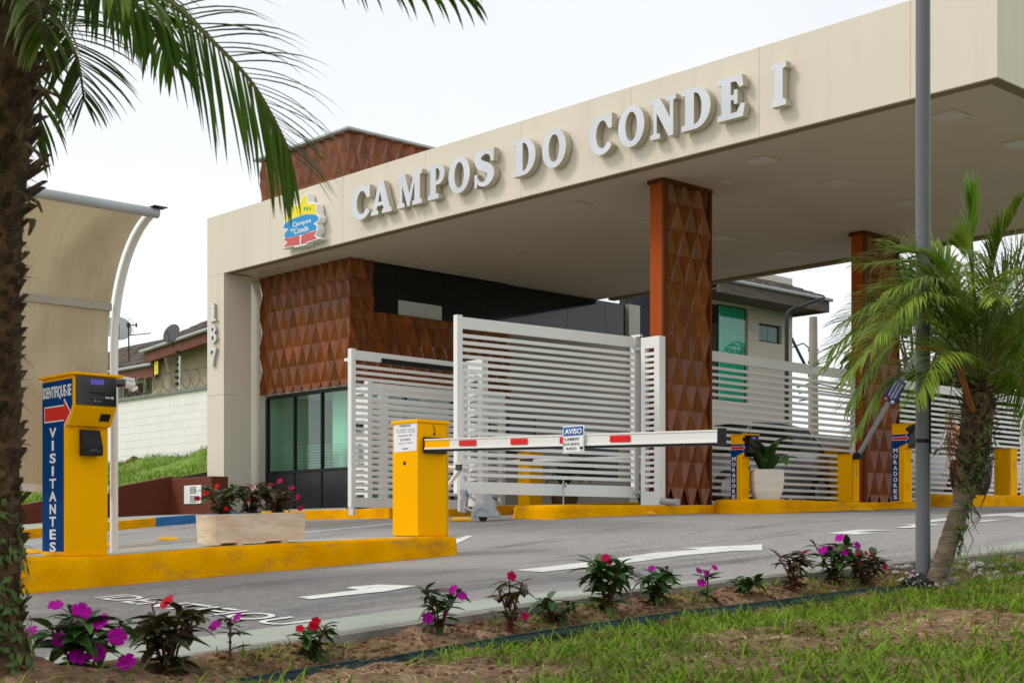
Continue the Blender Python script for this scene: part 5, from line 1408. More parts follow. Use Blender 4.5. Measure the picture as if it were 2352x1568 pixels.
# dishes and aerial
def dish(label, c, r, face, m, tilt):
    t = thingw('satellite_dish', label, 'satellite dish', c - Vector((0, 0, r * 1.3)), 'satellite dishes')
    q = Vector(face).normalized().to_track_quat('Z', 'Y').to_matrix().to_4x4()
    pr = [(r * i / 6, r * .22 * (i / 6) ** 2) for i in range(1, 7)]
    MB().lathe(pr + [(r * .98, r * .20)], 24, Matrix.Translation(c) @ q).build('reflector', m, t)
    MB().tube([c, c - Vector((0, 0, r * 1.3))], r * .07, 6).build('mast', M_lamp, t)
    MB().tube([c + q.to_3x3() @ Vector((0, -r * .9, r * .2)), c + q.to_3x3() @ Vector((0, 0, r * .85))], r * .03, 5).build('feed_arm', M_lamp, t)
dish('dark grey satellite dish on the tiled roof ridge', at_d(397, 768, 40), .29, (.35, -1, .35), M_lamp, 0)
dish('pale mesh satellite dish partly behind the white shelter post', at_d(270, 757, 44), .42, (.9, -.3, .4), M_gutter, 0)
t = thingw('tv_aerial', 'thin television aerial on a mast above the tiled roof', 'aerial', at_d(296, 815, 42))
MB().tube([at_d(296, 830, 42), at_d(295, 745, 42)], .022, 5).build('mast', M_lamp, t)
MB().tube([at_d(292, 747, 42), at_d(313, 746, 42)], .016, 5).tube([at_d(295, 770, 42), at_d(347, 765, 42)], .014, 5).build('boom', M_lamp, t)
MB().tube([at_d(295, 741, 42), at_d(295, 752, 42)], .05, 6).tube([at_d(313, 742, 42), at_d(313, 751, 42)], .03, 6).build('element', M_lamp, t)
for k in range(4): MB().tube([at_d(290 + k * 5, 728 + k, 42), at_d(291 + k * 5, 768, 42)], .008, 4).build('element', M_gutter, t)

# ================================================================ HOUSE, LAMP AND POLE BEHIND THE COLUMNS
HX = -15.5
c0, c1 = at_x(1820, 900, HX), at_x(1655, 900, HX)
t = thingw('house', 'cream two storey house with teal curtained window seen between the columns', 'house', (HX - 3, (c0.y + c1.y) / 2, .8))
zt = at_x(1820, 690, HX).z
yb = at_x(1440, 900, HX).y
f_ = lambda u, v: at_x(u, v, HX)
wy0, wy1, wz0, wz1 = f_(1655, 0).y, f_(1719, 0).y, f_(1719, 925).z, f_(1719, 708).z
sy0, sy1, sz0, sz1 = f_(1743, 0).y, f_(1796, 0).y, f_(1770, 787).z, f_(1770, 745).z
ye = c0.y
# face split round the two windows
box('wall', M_housecream, (HX - .2, wy0 - .6, wz1), (HX, ye, zt + .6), t)
box('wall', M_housecream, (HX - .2, wy1, sz1), (HX - .001, ye - .001, wz1 - .001), t)
box('wall', M_housecream, (HX - .2, wy1 + .001, .3), (HX - .002, ye - .002, sz0), t)
box('wall', M_housecream, (HX - .2, wy1 + .002, sz0 + .001), (HX - .001, sy0, sz1 - .001), t)
box('wall', M_housecream, (HX - .2, sy1, sz0 + .002), (HX - .002, ye - .003, sz1 - .002), t)
box('wall', M_housecream, (HX - .2, wy0 - .6, .3), (HX - .001, wy1 - .002, wz0), t)
box('wall', M_housecream, (HX - 7, ye - .2, .3), (HX - .201, ye - .001, zt + .6), t)
box('back_wall', M_housenavy, (HX - 3, wy0 - .6, .3), (HX - 2.9, ye - .21, zt + .5), t)
for z_, ya, yb_ in ((wz1 - .02, wy1 + .12, ye - .02), (sz0 + .3, wy1 + .12, sy0 - .12), (sz0 + .3, sy1 + .12, ye - .02)): box('string_course', M_blind, (HX + .001, ya, z_ - .04), (HX + .02, yb_, z_ + .02), t)
fr = box('window', M_black, (HX - .14, wy0, wz0), (HX - .10, wy1, wz1), t)
box('pane', M_tealglass, (HX - .06, wy0 + .02, wz0 + .02), (HX - .05, wy1 - .03, wz1 - .02), fr)
cv, cf = [], []
n = 60
for i in range(n + 1):
    yy = wy0 + .02 + (wy1 - wy0 - .08) * i / n; xx = HX - .082 + .012 * math.sin(i * 1.15) + .006 * math.sin(i * 2.7)
    cv += [(xx, yy, wz0 + .03), (xx, yy, wz1 - .03)]
for i in range(n): cf.append((i * 2, i * 2 + 2, i * 2 + 3, i * 2 + 1))
MB().raw(cv, cf, True).build('curtain', M_curtain, t)
fr = box('window', M_black, (HX - .16, sy0 + .001, sz0 + .003), (HX - .10, sy1 - .001, sz1 - .003), t)
box('pane', mat('teal_pane', (.01, .16, .13), .08, .1, 1, coat=.4), (HX - .098, sy0 + .05, sz0 + .05), (HX - .09, (sy0 + sy1) / 2 - .01, sz1 - .05), fr)
box('pane', MATS['teal_pane'], (HX - .098, (sy0 + sy1) / 2 + .01, sz0 + .05), (HX - .09, sy1 - .05, sz1 - .05), fr)
box('wall', M_housenavy, (HX - .25, yb, .3), (HX - .05, wy0 - .61, f_(1640, 703).z), t)
box('wall', M_housecream, (HX - .24, yb, f_(1640, 703).z + .001), (HX - .04, wy0 - .61, zt + 1.2), t)
for k in range(7): box('panel_joint', M_lamp, (HX - .049, yb, 1.2 + k * .75), (HX - .04, wy0 - .62, 1.215 + k * .75), t)
# roof: eave parallel to the wall, hip end at the corner
ov = 1.15
ev0, ev1 = Vector((HX + ov, wy0 - 1.5, 0)), at_x(1905, 692, HX + ov)
ez = ev1.z
ev0.z = ez
MB().box((HX + ov - .08, ev0.y, ez - .30), (HX + ov, ev1.y, ez), None).build('eave_board', M_oldtimber, t)
MB().box((HX - 6, ev1.y - .08, ez - .30), (HX + ov - .081, ev1.y - .001, ez), None).build('eave_board', M_oldtimber, t)
MB().box((HX - 6, ev0.y, ez - .22), (HX + ov - .082, ev1.y - .09, ez - .18), None).build('eave_lining', M_oldtimber, t)
MB().tube([(HX + ov + .05, ev0.y, ez + .03), (HX + ov + .05, ev1.y + .05, ez + .03)], .05, 8).build('gutter', M_gutter, t)
tiled_roof(t, (HX + ov, ev0.y, ez + .04), (0, ev1.y - ev0.y, 0), (-3.2, 0, 1.25), .25, .42, 300)

q = at_d(1807, 900, 33)
t = thingw('street_lamp', 'slim grey street lamp with flat LED head in front of the cream house', 'street lamp', (q.x, q.y, .6))
P = lambda u, v: at_d(u, v, 33)
MB().tube([Vector((q.x, q.y, .4)), P(1807, 735), P(1808, 722), P(1813, 714), P(1832, 704)], [.055, .048, .045, .042, .04], 10).build('mast', M_lamp, t)
h0, h1 = P(1830, 707), P(1895, 683); ax = (h1 - h0)
hd = MB().tube([h0, h0 + ax * .2, h0 + ax * .8, h1], [.04, .085, .10, .05], 8, flat=.35).build('head', M_lamp, t)
for k in (.45, .65, .85): MB().lathe([(.05, 0), (.04, .012)], 10, Matrix.Translation(h0 + ax * k - Vector((0, 0, .05)))).build('led_lens', M_gutter, hd)
q = at_d(1868, 900, 46)
t = thingw('utility_pole', 'bare concrete utility pole with wires beyond the fence', 'utility pole', (q.x, q.y, .7))
P = lambda u, v: at_d(u, v, 46)
MB().tube([Vector((q.x, q.y, .3)), P(1868, 728)], [.20, .13], 12).build('pole', M_utility, t)
for v in (804, 832, 862, 890):
    MB().tube([P(1856, v), P(1880, v)], .04, 6).build('clamp', M_lamp, t)
MB().tube([P(1818, 776), P(1854, 848)], .05, 6).build('brace', M_lamp, t)
t = thingw('overhead_cables', 'dark overhead cables strung from the concrete utility pole', 'cables', P(1868, 850))
for (a, b, c) in (((1852, 849), (1905, 853), (1990, 862)), ((1818, 798), (1845, 788), (1866, 806)), ((1830, 890), (1866, 878), (1990, 905)), ((1835, 903), (1866, 895), (1990, 912)), ((1835, 920), (1868, 915), (1985, 930))):
    MB().tube([P(*a), P(*b), P(*c)], .022, 4).build('cable', M_lamp, t)
t = thingw('house', 'low dark shed with tiled roof beyond the slatted fence', 'house', at_d(1880, 1100, 40))
a, b = at_d(1822, 1100, 40), at_d(1960, 1100, 40)
xa = a.x
box('wall', M_oldtimber, (xa - 3, a.y, .5), (xa, b.y + 6, at_d(1850, 1035, 40).z), t)
tiled_roof(t, (xa + .4, a.y - .3, at_d(1850, 1038, 40).z), (0, 9, 0), (-3, 0, .9), .26, .42, 120)

t = thingw('pipe_stub', 'short grey green plastic pipe end lying at the foot of the column', 'pipe', (-5.3, .55, .50))
MB().tube([(-5.34, .50, .52), (-5.08, .50, .50)], .045, 12).build('pipe', M_motor, t)
MB().tube([(-5.10, .50, .50), (-5.04, .50, .497)], .052, 12).build('socket', M_motor, t)

# ================================================================ PALMS
def catmull(pts, n):
    P = [Vector(p) for p in pts]; out_ = []
    m = len(P) - 1
    for k in range(n + 1):
        s = k / n * m; i = min(int(s), m - 1); t = s - i
        p0, p1, p2, p3 = P[max(i - 1, 0)], P[i], P[i + 1], P[min(i + 2, m)]
        out_.append(.5 * ((2 * p1) + (p2 - p0) * t + (2 * p0 - 5 * p1 + 4 * p2 - p3) * t * t + (3 * p1 - p0 - 3 * p2 + p3) * t ** 3))
    return out_
def frond(parent, ctrl, n, L_, w, m, droop=.9, s0=.2, seed=0, rr=.011, lift=.25, spread=(38, 62), name='frond', side_v=None, mixs=1.):
    """one palm frond: arching rib with two ranks of folded, hanging leaflets"""
    rnd_ = random.Random(seed)
    path = catmull(ctrl, 40)
    vs, fs = [], []
    down = Vector((0, 0, -1))
    for side in (-1, 1):
        for k in range(n):
            s = s0 + (1 - s0) * (k + rnd_.uniform(-.25, .25)) / (n - 1)
            s = min(max(s, s0), 1.0)
            f = s * 40; i = min(int(f), 39); p = path[i].lerp(path[i + 1], f - i)
            tg = (path[min(i + 2, 40)] - path[max(i - 1, 0)]).normalized()
            sd_ = tg.cross(Vector((0, 0, 1)))
            if sd_.length < .05: sd_ = Vector((1, 0, 0))
            sd_.normalize()
            if side_v is not None:
                e_ = side_v - tg * side_v.dot(tg)
                if e_.length > .1:
                    e_.normalize(); sd_ = sd_ * (1 - mixs) + e_ * mixs; sd_ = (sd_ - tg * sd_.dot(tg)).normalized()
            up_ = sd_.cross(tg)
            if up_.z < 0: up_ = -up_
            q = (s - s0) / (1 - s0)
            ph = R(spread[0] + (spread[1] - spread[0]) * q + rnd_.uniform(-7, 7)) if q > .15 else R(spread[0] + rnd_.uniform(-10, 10))
            ll = L_ * (.45 + .55 * math.sin(math.pi * min(1, .18 + q * .75))) * rnd_.uniform(.86, 1.1)
            d = (sd_ * side * math.cos(ph) + tg * math.sin(ph) + up_ * (lift + rnd_.uniform(-.12, .12))).normalized()
            ns = 6; pos = p.copy(); ww0 = w * rnd_.uniform(.8, 1.15); base = len(vs)
            dr = droop * rnd_.uniform(.75, 1.25)
            for j in range(ns + 1):
                u_ = j / ns
                dd = (d + down * (dr * u_ * u_ * 1.6)).normalized()
                if j: pos = pos + dd * (ll / ns)
                wv = ww0 * (.55 + .9 * math.sin(math.pi * min(1, u_ * .8 + .12))) * (1 - u_ ** 4 * .93)
                lat = dd.cross(down)
                if lat.length < .15: lat = sd_.cross(dd)
                lat.normalize(); nn = lat.cross(dd)
                vs += [pos - lat * wv / 2 + nn * wv * .16, pos, pos + lat * wv / 2 + nn * wv * .16]
            for j in range(ns):
                a = base + j * 3
                fs += [(a, a + 3, a + 4, a + 1), (a + 1, a + 4, a + 5, a + 2)]
    o = MB().raw(vs, fs, True).build(name, m, parent)
    MB().tube(path, [rr * (1 - .8 * i / 40) + .0015 for i in range(41)], 5).build('rib', M_rachis, o)
    return o

# ---- big palm at the picture's edge, its crown above the frame
B0 = at_d(-10, 1500, 5.05); B0.z = float(lawnz(B0.x, B0.y)) - .05
C0 = at_d(8, -120, 5.05)
t = thingw('palm_tree', 'tall palm with shaggy dark trunk and long fronds hanging over the fascia', 'palm', B0)
axis = [B0, at_d(-8, 1250, 5.05), at_d(-6, 900, 5.05), at_d(-4, 550, 5.05), at_d(0, 200, 5.05), C0]
path = catmull(axis, 60)
rad = np.interp(np.linspace(0, 1, 61), [0, .05, .12, .35, .6, .75, .9, 1], [.15, .11, .082, .076, .078, .105, .145, .13])
vs, fs = [], []; na = 22
for i, p in enumerate(path):
    for k in range(na):
        a = k / na * 6.283; r = rad[i] * (1 + random.uniform(-.10, .10))
        vs.append((p.x + math.cos(a) * r, p.y + math.sin(a) * r, p.z + random.uniform(-.01, .01)))
for i in range(60):
    for k in range(na): fs.append((i * na + k, i * na + (k + 1) % na, (i + 1) * na + (k + 1) % na, (i + 1) * na + k))
MB().raw(vs, fs, True).build('trunk', M_fibre, t)
mb = MB()
for i in range(430):
    f = .06 + .92 * i / 430; a = i * 2.39996 + random.uniform(-.2, .2); fi = f * 60; k = int(fi); p = path[k].lerp(path[min(k + 1, 60)], fi - k); r = rad[k] * .94
    top_ = f > .62
    L_ = random.uniform(.045, .085) if not top_ else random.uniform(.07, .15); w_ = random.uniform(.030, .046)
    o_ = Vector((math.cos(a), math.sin(a), 0)); sd_ = Vector((-math.sin(a), math.cos(a), 0)); up_ = Vector((0, 0, 1))
    lean = random.uniform(.35, .8) if not top_ else random.uniform(.4, 1.25)
    d = (up_ * 1.0 + o_ * lean + sd_ * random.uniform(-.3, .3)).normalized()
    b0 = p + o_ * (r * .8); e0 = b0 + d * L_
    th = o_ * .012
    mb.raw([b0 - sd_ * w_ / 2, b0 + sd_ * w_ / 2, e0 + sd_ * w_ * .28 + th, e0 - sd_ * w_ * .28 + th, b0 - sd_ * w_ / 2 - o_ * .02, b0 + sd_ * w_ / 2 - o_ * .02, e0 + sd_ * w_ * .2 - th * .6, e0 - sd_ * w_ * .2 - th * .6],
           [(0, 1, 2, 3), (7, 6, 5, 4), (1, 5, 6, 2), (4, 0, 3, 7), (3, 2, 6, 7)])
o = mb.build('leaf_bases', M_bark, t); o['kind'] = 'stuff'
mb = MB()
for i in range(520):      # loose fibres
    f = random.uniform(.15, 1); a = random.uniform(0, 6.28); k = int(f * 60); p = path[k]; r = rad[k] * 1.02
    o_ = Vector((math.cos(a), math.sin(a), 0)); st = p + o_ * r; L_ = random.uniform(.03, .07) * (2.2 if f > .8 else 1)
    e = st + o_ * L_ * .7 + Vector((random.uniform(-.4, .4) * L_, random.uniform(-.4, .4) * L_, random.uniform(-1.0, .5) * L_))
    mb.tube([st, st.lerp(e, .5) + Vector((0, 0, .005)), e], [.0016, .0012, .0005], 3, False)
o = mb.build('fibres', M_bark, t); o['kind'] = 'stuff'
for i, (u, v, u2, v2) in enumerate(((60, 330, 106, 385), (40, 440, 70, 470), (85, 200, 122, 255), (70, 455, 96, 487), (75, 505, 66, 540), (100, 205, 160, 250), (105, 150, 175, 110))):
    MB().tube([at_d(u, v, 4.98), at_d((u + u2) / 2 + 4, (v + v2) / 2 - 6, 4.96), at_d(u2, v2, 4.95)], [.012, .010, .005], 6, flat=.6).build('dry_stub', M_bark, t)
D = lambda *a: [at_d(*q) for q in a]
frond(t, D((10, -120, 5.05), (190, -100, 5.0), (386, 0, 4.95), (477, 84, 4.9), (571, 181, 4.86), (626, 268, 4.85), (664, 345, 4.85)), 42, .42, .0125, M_frond, .50, .18, 1, side_v=Vector((CS, SN, 0)) * .8 + Vector((0, 0, .6)) + Vector((SN, -CS, 0)) * .5, spread=(34, 66), lift=.15)
frond(t, D((10, -100, 5.08), (90, 0, 5.25), (150, 75, 5.4), (180, 150, 5.5), (192, 225, 5.5)), 34, .30, .014, M_frond, .55, .22, 2, spread=(20, 60), side_v=Vector((CS, SN, 0)))
frond(t, D((10, -140, 5.0), (110, -110, 4.6), (210, -70, 4.3), (300, -20, 4.1)), 26, .34, .018, M_frond2, 1.3, .2, 3)
frond(t, D((10, -140, 5.0), (330, -190, 4.75), (640, -105, 4.55), (880, -62, 4.45), (1060, -18, 4.42)), 30, .25, .012, M_frond, 1.3, .35, 4, spread=(10, 40))
frond(t, D((10, -130, 5.1), (140, -70, 5.4), (260, -20, 5.7), (380, 60, 5.9)), 44, .36, .013, M_frond, .8, .18, 5, side_v=Vector((CS, SN, 0)) + Vector((0, 0, 1)), mixs=.7)
frond(t, D((10, -120, 5.0), (60, -60, 4.8), (90, 20, 4.65), (95, 90, 4.6)), 20, .26, .015, M_frond2, 1.3, .2, 6)
frond(t, D((20, -60, 5.2), (70, 60, 5.5), (92, 210, 5.65), (88, 330, 5.7)), 22, .24, .013, M_frond, .8, .2, 7)
for i in range(7):        # the rest of the crown, out of the picture
    a = 2.2 + i * .62; c = C0; d = Vector((math.cos(a), math.sin(a), 0)); e = random.uniform(.3, 1.1)
    frond(t, [c, c + d * .45 + Vector((0, 0, .35 * e)), c + d * .95 + Vector((0, 0, .40 * e)), c + d * 1.4 + Vector((0, 0, .1 * e))], 34, .36, .017, M_frond, 1.0, .2, 20 + i)

def leaf_scatter(name, pts_dirs, m, L_, w, parent=None, kind='stuff', rnd_=random):
    mb = MB()
    for p, nrm in pts_dirs:
        a = Vector((rnd_.uniform(-1, 1), rnd_.uniform(-1, 1), rnd_.uniform(-.6, .6)))
        x = nrm.cross(a)
        if x.length < 1e-3: continue
        x.normalize(); y_ = (nrm.cross(x) + nrm * rnd_.uniform(-.3, .5)).normalized(); l = L_ * rnd_.uniform(.6, 1.3); ww = w * rnd_.uniform(.7, 1.2)
        mb.raw([p, p + x * l * .45 + y_ * ww * .5, p + x * l, p + x * l * .45 - y_ * ww * .5], [(0, 1, 2), (0, 2, 3)])
    o = mb.build(name, m, parent)
    if kind: o['kind'] = kind
    return o
pd_ = []
for i in range(260):      # creeper at the foot
    f = random.betavariate(1.0, 2.2) * .36; k = int(f * 60); a = random.uniform(-2.6, 1.2); r = rad[k] * random.uniform(1.0, 1.35)
    o_ = Vector((math.cos(a), math.sin(a), .2)).normalized(); pd_.append((path[k] + Vector((math.cos(a) * r, math.sin(a) * r, random.uniform(-.03, .03))), o_))
leaf_scatter('creeper_leaves', pd_, M_ivy, .045, .024, t)

M_fibre2 = mat('young_palm_fibre', (.055, .034, .018), .95, .5, 20, col2=(.20, .14, .085), bump=.8, bscale=50)
# ---- leaning palm beside the pole
PD = 9.25
base = at_d(2148, 1312, PD); base.z = float(lawnz(base.x, base.y)) - .03
t = thingw('palm_tree', 'short leaning palm with bright green crown beside the grey pole', 'palm', base)
axis = [base, at_d(2180, 1240, PD), at_d(2208, 1160, PD), at_d(2228, 1070, PD), at_d(2243, 980, PD), at_d(2250, 880, PD)]
path = catmull(axis, 44)
rad = np.interp(np.linspace(0, 1, 45), [0, .06, .2, .42, .55, .7, .9, 1], [.082, .068, .060, .062, .080, .098, .108, .06])
vs, fs = [], []; na = 18
for i, p in enumerate(path):
    for k in range(na):
        a = k / na * 6.283; r = rad[i] * (1 + random.uniform(-.07, .07) + (.05 if i % 3 == 0 and i < 22 else 0))
        vs.append((p.x + math.cos(a) * r, p.y + math.sin(a) * r, p.z))
for i in range(44):
    for k in range(na): fs.append((i * na + k, i * na + (k + 1) % na, (i + 1) * na + (k + 1) % na, (i + 1) * na + k))
low = [f for f in fs if f[0] // na < 21]; hi_ = [f for f in fs if f[0] // na >= 21]
MB().raw(vs[:22 * na], low, True).build('trunk', M_ring, t)
MB().raw(vs[21 * na:], [tuple(i - 21 * na for i in f) for f in hi_], True).build('fibrous_trunk', M_fibre2, t)
mb = MB()
for i in range(230):
    f = .50 + .48 * i / 230; a = i * 2.39996; fi = f * 44; k = int(fi); p = path[k]; r = rad[k] * .9
    L_ = random.uniform(.06, .13) * (1.0 if f < .85 else 1.5); w_ = random.uniform(.02, .035); o_ = Vector((math.cos(a), math.sin(a), 0)); sd_ = Vector((-math.sin(a), math.cos(a), 0))
    d = (Vector((0, 0, random.uniform(.1, .9))) + o_ * random.uniform(.5, 1.2) + sd_ * random.uniform(-.5, .5)).normalized(); b0 = p + o_ * r * .85; e0 = b0 + d * L_; th = o_ * .008 + Vector((0, 0, .006))
    mb.raw([b0 - sd_ * w_ / 2, b0 + sd_ * w_ / 2, e0 + sd_ * w_ * .15, e0 - sd_ * w_ * .15, b0 - sd_ * w_ / 2 - th, b0 + sd_ * w_ / 2 - th, e0 + sd_ * w_ * .1 - th, e0 - sd_ * w_ * .1 - th], [(0, 1, 2, 3), (7, 6, 5, 4), (1, 5, 6, 2), (4, 0, 3, 7), (3, 2, 6, 7)])
o = mb.build('leaf_bases', M_bark, t); o['kind'] = 'stuff'
pd_ = []
for i in range(240):
    f = random.choice((random.uniform(.34, .82), random.uniform(.50, .78), random.uniform(.16, .30))); k = int(f * 44); a = random.gauss(.35, .8) if f > .3 else random.gauss(.5, .5)
    r = rad[k] * random.uniform(1.0, 1.45); o_ = Vector((math.cos(a), math.sin(a), .2)).normalized(); pd_.append((path[k] + Vector((math.cos(a) * r, math.sin(a) * r, random.uniform(-.04, .04))), o_))
leaf_scatter('creeper_leaves', pd_, M_ivy, .045, .024, t)
mb = MB()
for i in range(26):
    k = random.randint(9, 30); a = random.gauss(.4, .8); r = rad[k] * 1.05; s_ = path[k] + Vector((math.cos(a) * r, math.sin(a) * r, 0)); L_ = random.uniform(.08, .22)
    mb.tube([s_, s_ + Vector((math.cos(a) * .03 + random.uniform(-.03, .03), math.sin(a) * .03, -L_ * .5)), s_ + Vector((random.uniform(-.04, .05), random.uniform(-.03, .03), -L_))], [.004, .003, .0015], 4, False)
o = mb.build('creeper_stems', M_bark, t); o['kind'] = 'stuff'
cc = at_d(2250, 875, PD)
rv = Vector((CS, SN, 0)); fv = Vector((-SN, CS, 0)); uv = Vector((0, 0, 1))
def rel(r, f, z): return cc + rv * r + fv * f + uv * z
fr = [  # (sideways, depth, height) of bend and tip, in metres from the crown
    ((-.22, -.02, .46), (-.56, -.04, .56), (-.90, -.06, .38)), ((-.26, -.20, .28), (-.62, -.34, .34), (-.98, -.42, -.02)),
    ((-.24, .15, .34), (-.58, .25, .42), (-.92, .32, .16)), ((-.28, -.10, .16), (-.62, -.16, .22), (-.90, -.2, -.16)),
    ((-.20, -.30, .10), (-.42, -.55, .10), (-.62, -.75, -.18)), ((-.12, .05, .52), (-.28, .08, .80), (-.54, .1, .88)),
    ((.05, -.04, .55), (.10, -.06, .86), (.20, -.08, 1.06)), ((.14, .10, .50), (.36, .20, .76), (.66, .28, .86)),
    ((.22, -.10, .42), (.52, -.18, .62), (.86, -.22, .58)), ((.26, .15, .30), (.60, .28, .42), (.95, .36, .24)),
    ((.22, -.28, .22), (.44, -.52, .22), (.62, -.70, -.10)), ((.08, -.34, .22), (.14, -.62, .20), (.18, -.84, -.16)),
    ((-.04, .34, .28), (-.06, .66, .30), (-.08, .92, .02)), ((.28, -.02, .12), (.60, -.04, .10), (.84, -.06, -.22)),
    ((-.16, -.14, .44), (-.40, -.30, .62), (-.70, -.42, .52)), ((.10, -.22, .46), (.22, -.44, .66), (.36, -.66, .60)),
    ((-.10, .24, .46), (-.24, .46, .68), (-.44, .64, .62)), ((.16, .26, .40), (.34, .52, .54), (.54, .74, .40)),
    ((-.18, .0, .5), (-.42, .0, .76), (-.76, 0, .76)), ((.2, .0, .5), (.46, 0, .74), (.82, 0, .70)), ((-.1, -.2, .5), (-.2, -.42, .74), (-.34, -.62, .74)), ((.08, -.1, .55), (.2, -.2, .83), (.42, -.3, .90)), ((-.08, .1, .55), (-.2, .2, .83), (-.4, .3, .90)),
    ((-.30, .02, .05), (-.58, .04, .02), (-.78, .06, -.30)), ((-.24, -.05, .36), (-.60, -.08, .48), (-.98, -.1, .20)), ((-.2, -.2, .38), (-.5, -.42, .5), (-.82, -.6, .22)), ((.24, -.2, .34), (.56, -.36, .46), (.9, -.5, .24)), ((-.05, -.25, .40), (-.1, -.52, .56), (-.16, -.8, .40)), ((.02, .2, .5), (.04, .4, .8), (.08, .6, .86)), ((-.2, .3, .3), (-.45, .6, .36), (-.66, .84, .1)), ((.20, .2, .1), (.42, .42, .06), (.58, .58, -.22)),
]
for i, (a, b, c) in enumerate(fr):
    tv = Vector(c) - Vector(a); sv = rv * (-tv.z) + uv * tv.x if abs(tv.x) > .2 else None
    if sv is not None: sv = sv * (1 if tv.x > 0 else -1) + fv * .4
    frond(t, [cc, rel(*a), rel(*b), rel(*c)], 60, .30, .0088, M_frond2, .5 if i not in (5, 6, 7) else .3, .20, 40 + i, rr=.008, lift=.3, spread=(30, 62), side_v=sv, mixs=.6)
frond(t, [cc, rel(-.06, -.1, .5), rel(-.10, -.14, .95), rel(-.11, -.15, 1.12)], 16, .28, .016, M_spear, .05, .60, 80, rr=.008, lift=.05, spread=(74, 84), name='spear_leaf')
MB().tube(D((2235, 945, 9.15), (2205, 850, 9.0), (2160, 800, 8.9), (2115, 797, 8.9), (2100, 803, 8.9)), [.020, .022, .024, .016, .003], 8, flat=.45).build('dry_sheath', M_deadleaf, t)
mb = MB()
for i in range(36):
    s_ = at_d(random.uniform(2172, 2192), random.uniform(930, 1010), 9.12); mb.tube([s_, s_ + Vector((random.uniform(-.03, .03), random.uniform(-.03, .03), -.09)), s_ + Vector((random.uniform(-.06, .06), random.uniform(-.06, .06), random.uniform(-.18, -.26)))], [.0025, .002, .001], 3, False)
mb.tube(D((2215, 880, 9.1), (2188, 870, 9.1), (2180, 930, 9.1)), [.006, .005, .003], 5)
o = mb.build('dry_flower_stalk', M_deadleaf, t)

# ================================================================ IMPATIENS
def leafmesh(L_, w, m, curve):
    n = 5; vs, fs = [], []
    for i in range(n + 1):
        s = i / n; ww = w * math.sin(math.pi * (s * .93 + .05)) ** .8 * (1 - .3 * s); x = L_ * s; z = -curve * L_ * s * s
        vs += [(x, -ww / 2, z + ww * .16), (x, 0, z), (x, ww / 2, z + ww * .16)]
    for i in range(n):
        k = i * 3; fs += [(k, k + 3, k + 4, k + 1), (k + 1, k + 4, k + 5, k + 2)]
    me = MB().raw(vs, fs, True).mesh('leaf'); me.materials.append(m); return me
LEAF = {m.name: [leafmesh(1.0, .44, m, .25), leafmesh(1.0, .40, m, .5), leafmesh(1.0, .50, m, .12)] for m in (M_leaf, M_leafred)}
def flowermesh(m):
    vs, fs = [], []
    for k in range(5):
        a = k / 5 * 6.283; c, s = math.cos(a), math.sin(a); b = len(vs)
        for r, w, z in ((.02, .05, 0), (.5, .40, .10), (.85, .46, .12), (1.0, .30, .06)):
            for q in (-1, 0, 1): vs.append((c * r - s * w * q, s * r + c * w * q, z - .05 * abs(q)))
        for j in range(3):
            i = b + j * 3; fs += [(i, i + 3, i + 4, i + 1), (i + 1, i + 4, i + 5, i + 2)]
    me = MB().raw(vs, fs, True).mesh('flower'); me.materials.append(m); return me
FLOW = {m.name: flowermesh(m) for m in (M_magenta, M_redpetal, M_orangered, M_pink, M_crimson)}
def impatiens(label, p, h, w, nl, lm, flowers, seed, ll=.075, group='flower plants along the bed', stems=4, fr=.025):
    """flowers: list of (sideways -1..1, height 0..1.1, material)"""
    rr = random.Random(seed)
    t = thing('flower_plant', label, 'flower plant', p, 0, group)
    rvl = Vector((CS, SN, 0)); tips = []
    for k in range(stems):
        a = k / stems * 6.283 + rr.uniform(-.4, .4); r = w * rr.uniform(.18, .42) if stems > 1 else w * .05
        e = Vector((math.cos(a) * r, math.sin(a) * r, h * rr.uniform(.74, 1.02)))
        m_ = Vector((math.cos(a) * r * .35, math.sin(a) * r * .35, e.z * .5))
        MB().tube([(0, 0, -.04), m_, e], [.0065, .0055, .004], 6).build('stem', M_stem, t); tips.append((m_, e))
    me = LEAF[lm.name]
    for i in range(nl):
        m_, e = tips[i % stems]; f = rr.uniform(.05, 1) ** .7; q = m_.lerp(e, f); a = i * 2.4 + rr.uniform(-.5, .5); s_ = ll * rr.uniform(.65, 1.25)
        if rr.random() < .25: q = Vector((0, 0, 0)).lerp(m_, rr.uniform(.35, 1))
        tilt = rr.uniform(-.55, .5) if f < .8 else rr.uniform(-.5, .6)
        o = link('leaf', me[i % 3], None, t, q, (rr.uniform(-.4, .4), -tilt - .15, a), (s_, s_, s_))
    for sx_, hz, fm in flowers:
        q = rvl * (sx_ * w * .5) + Vector((SN, -CS, 0)) * (w * rr.uniform(.10, .35)) + Vector((0, 0, hz * h))
        s_ = fr * rr.uniform(.8, 1.15)
        up = (Vector((SN, -CS, 0)) * rr.uniform(.5, 1.2) + rvl * rr.uniform(-.6, .6) + Vector((0, 0, rr.uniform(.3, .9)))).normalized()
        o = link('flower', FLOW[fm.name], None, t, q, up.to_track_quat('Z', 'Y').to_euler(), (s_, s_, s_))
        b = tips[int((sx_ + 1) / 2 * (stems - 1) + .5) % stems][1]
        MB().tube([b, b.lerp(q, .5) + Vector((0, 0, .01)), q], [.003, .002, .0016], 4).build('flower_stalk', M_stem, t)
    return t
Mg, Rd = M_magenta, M_redpetal
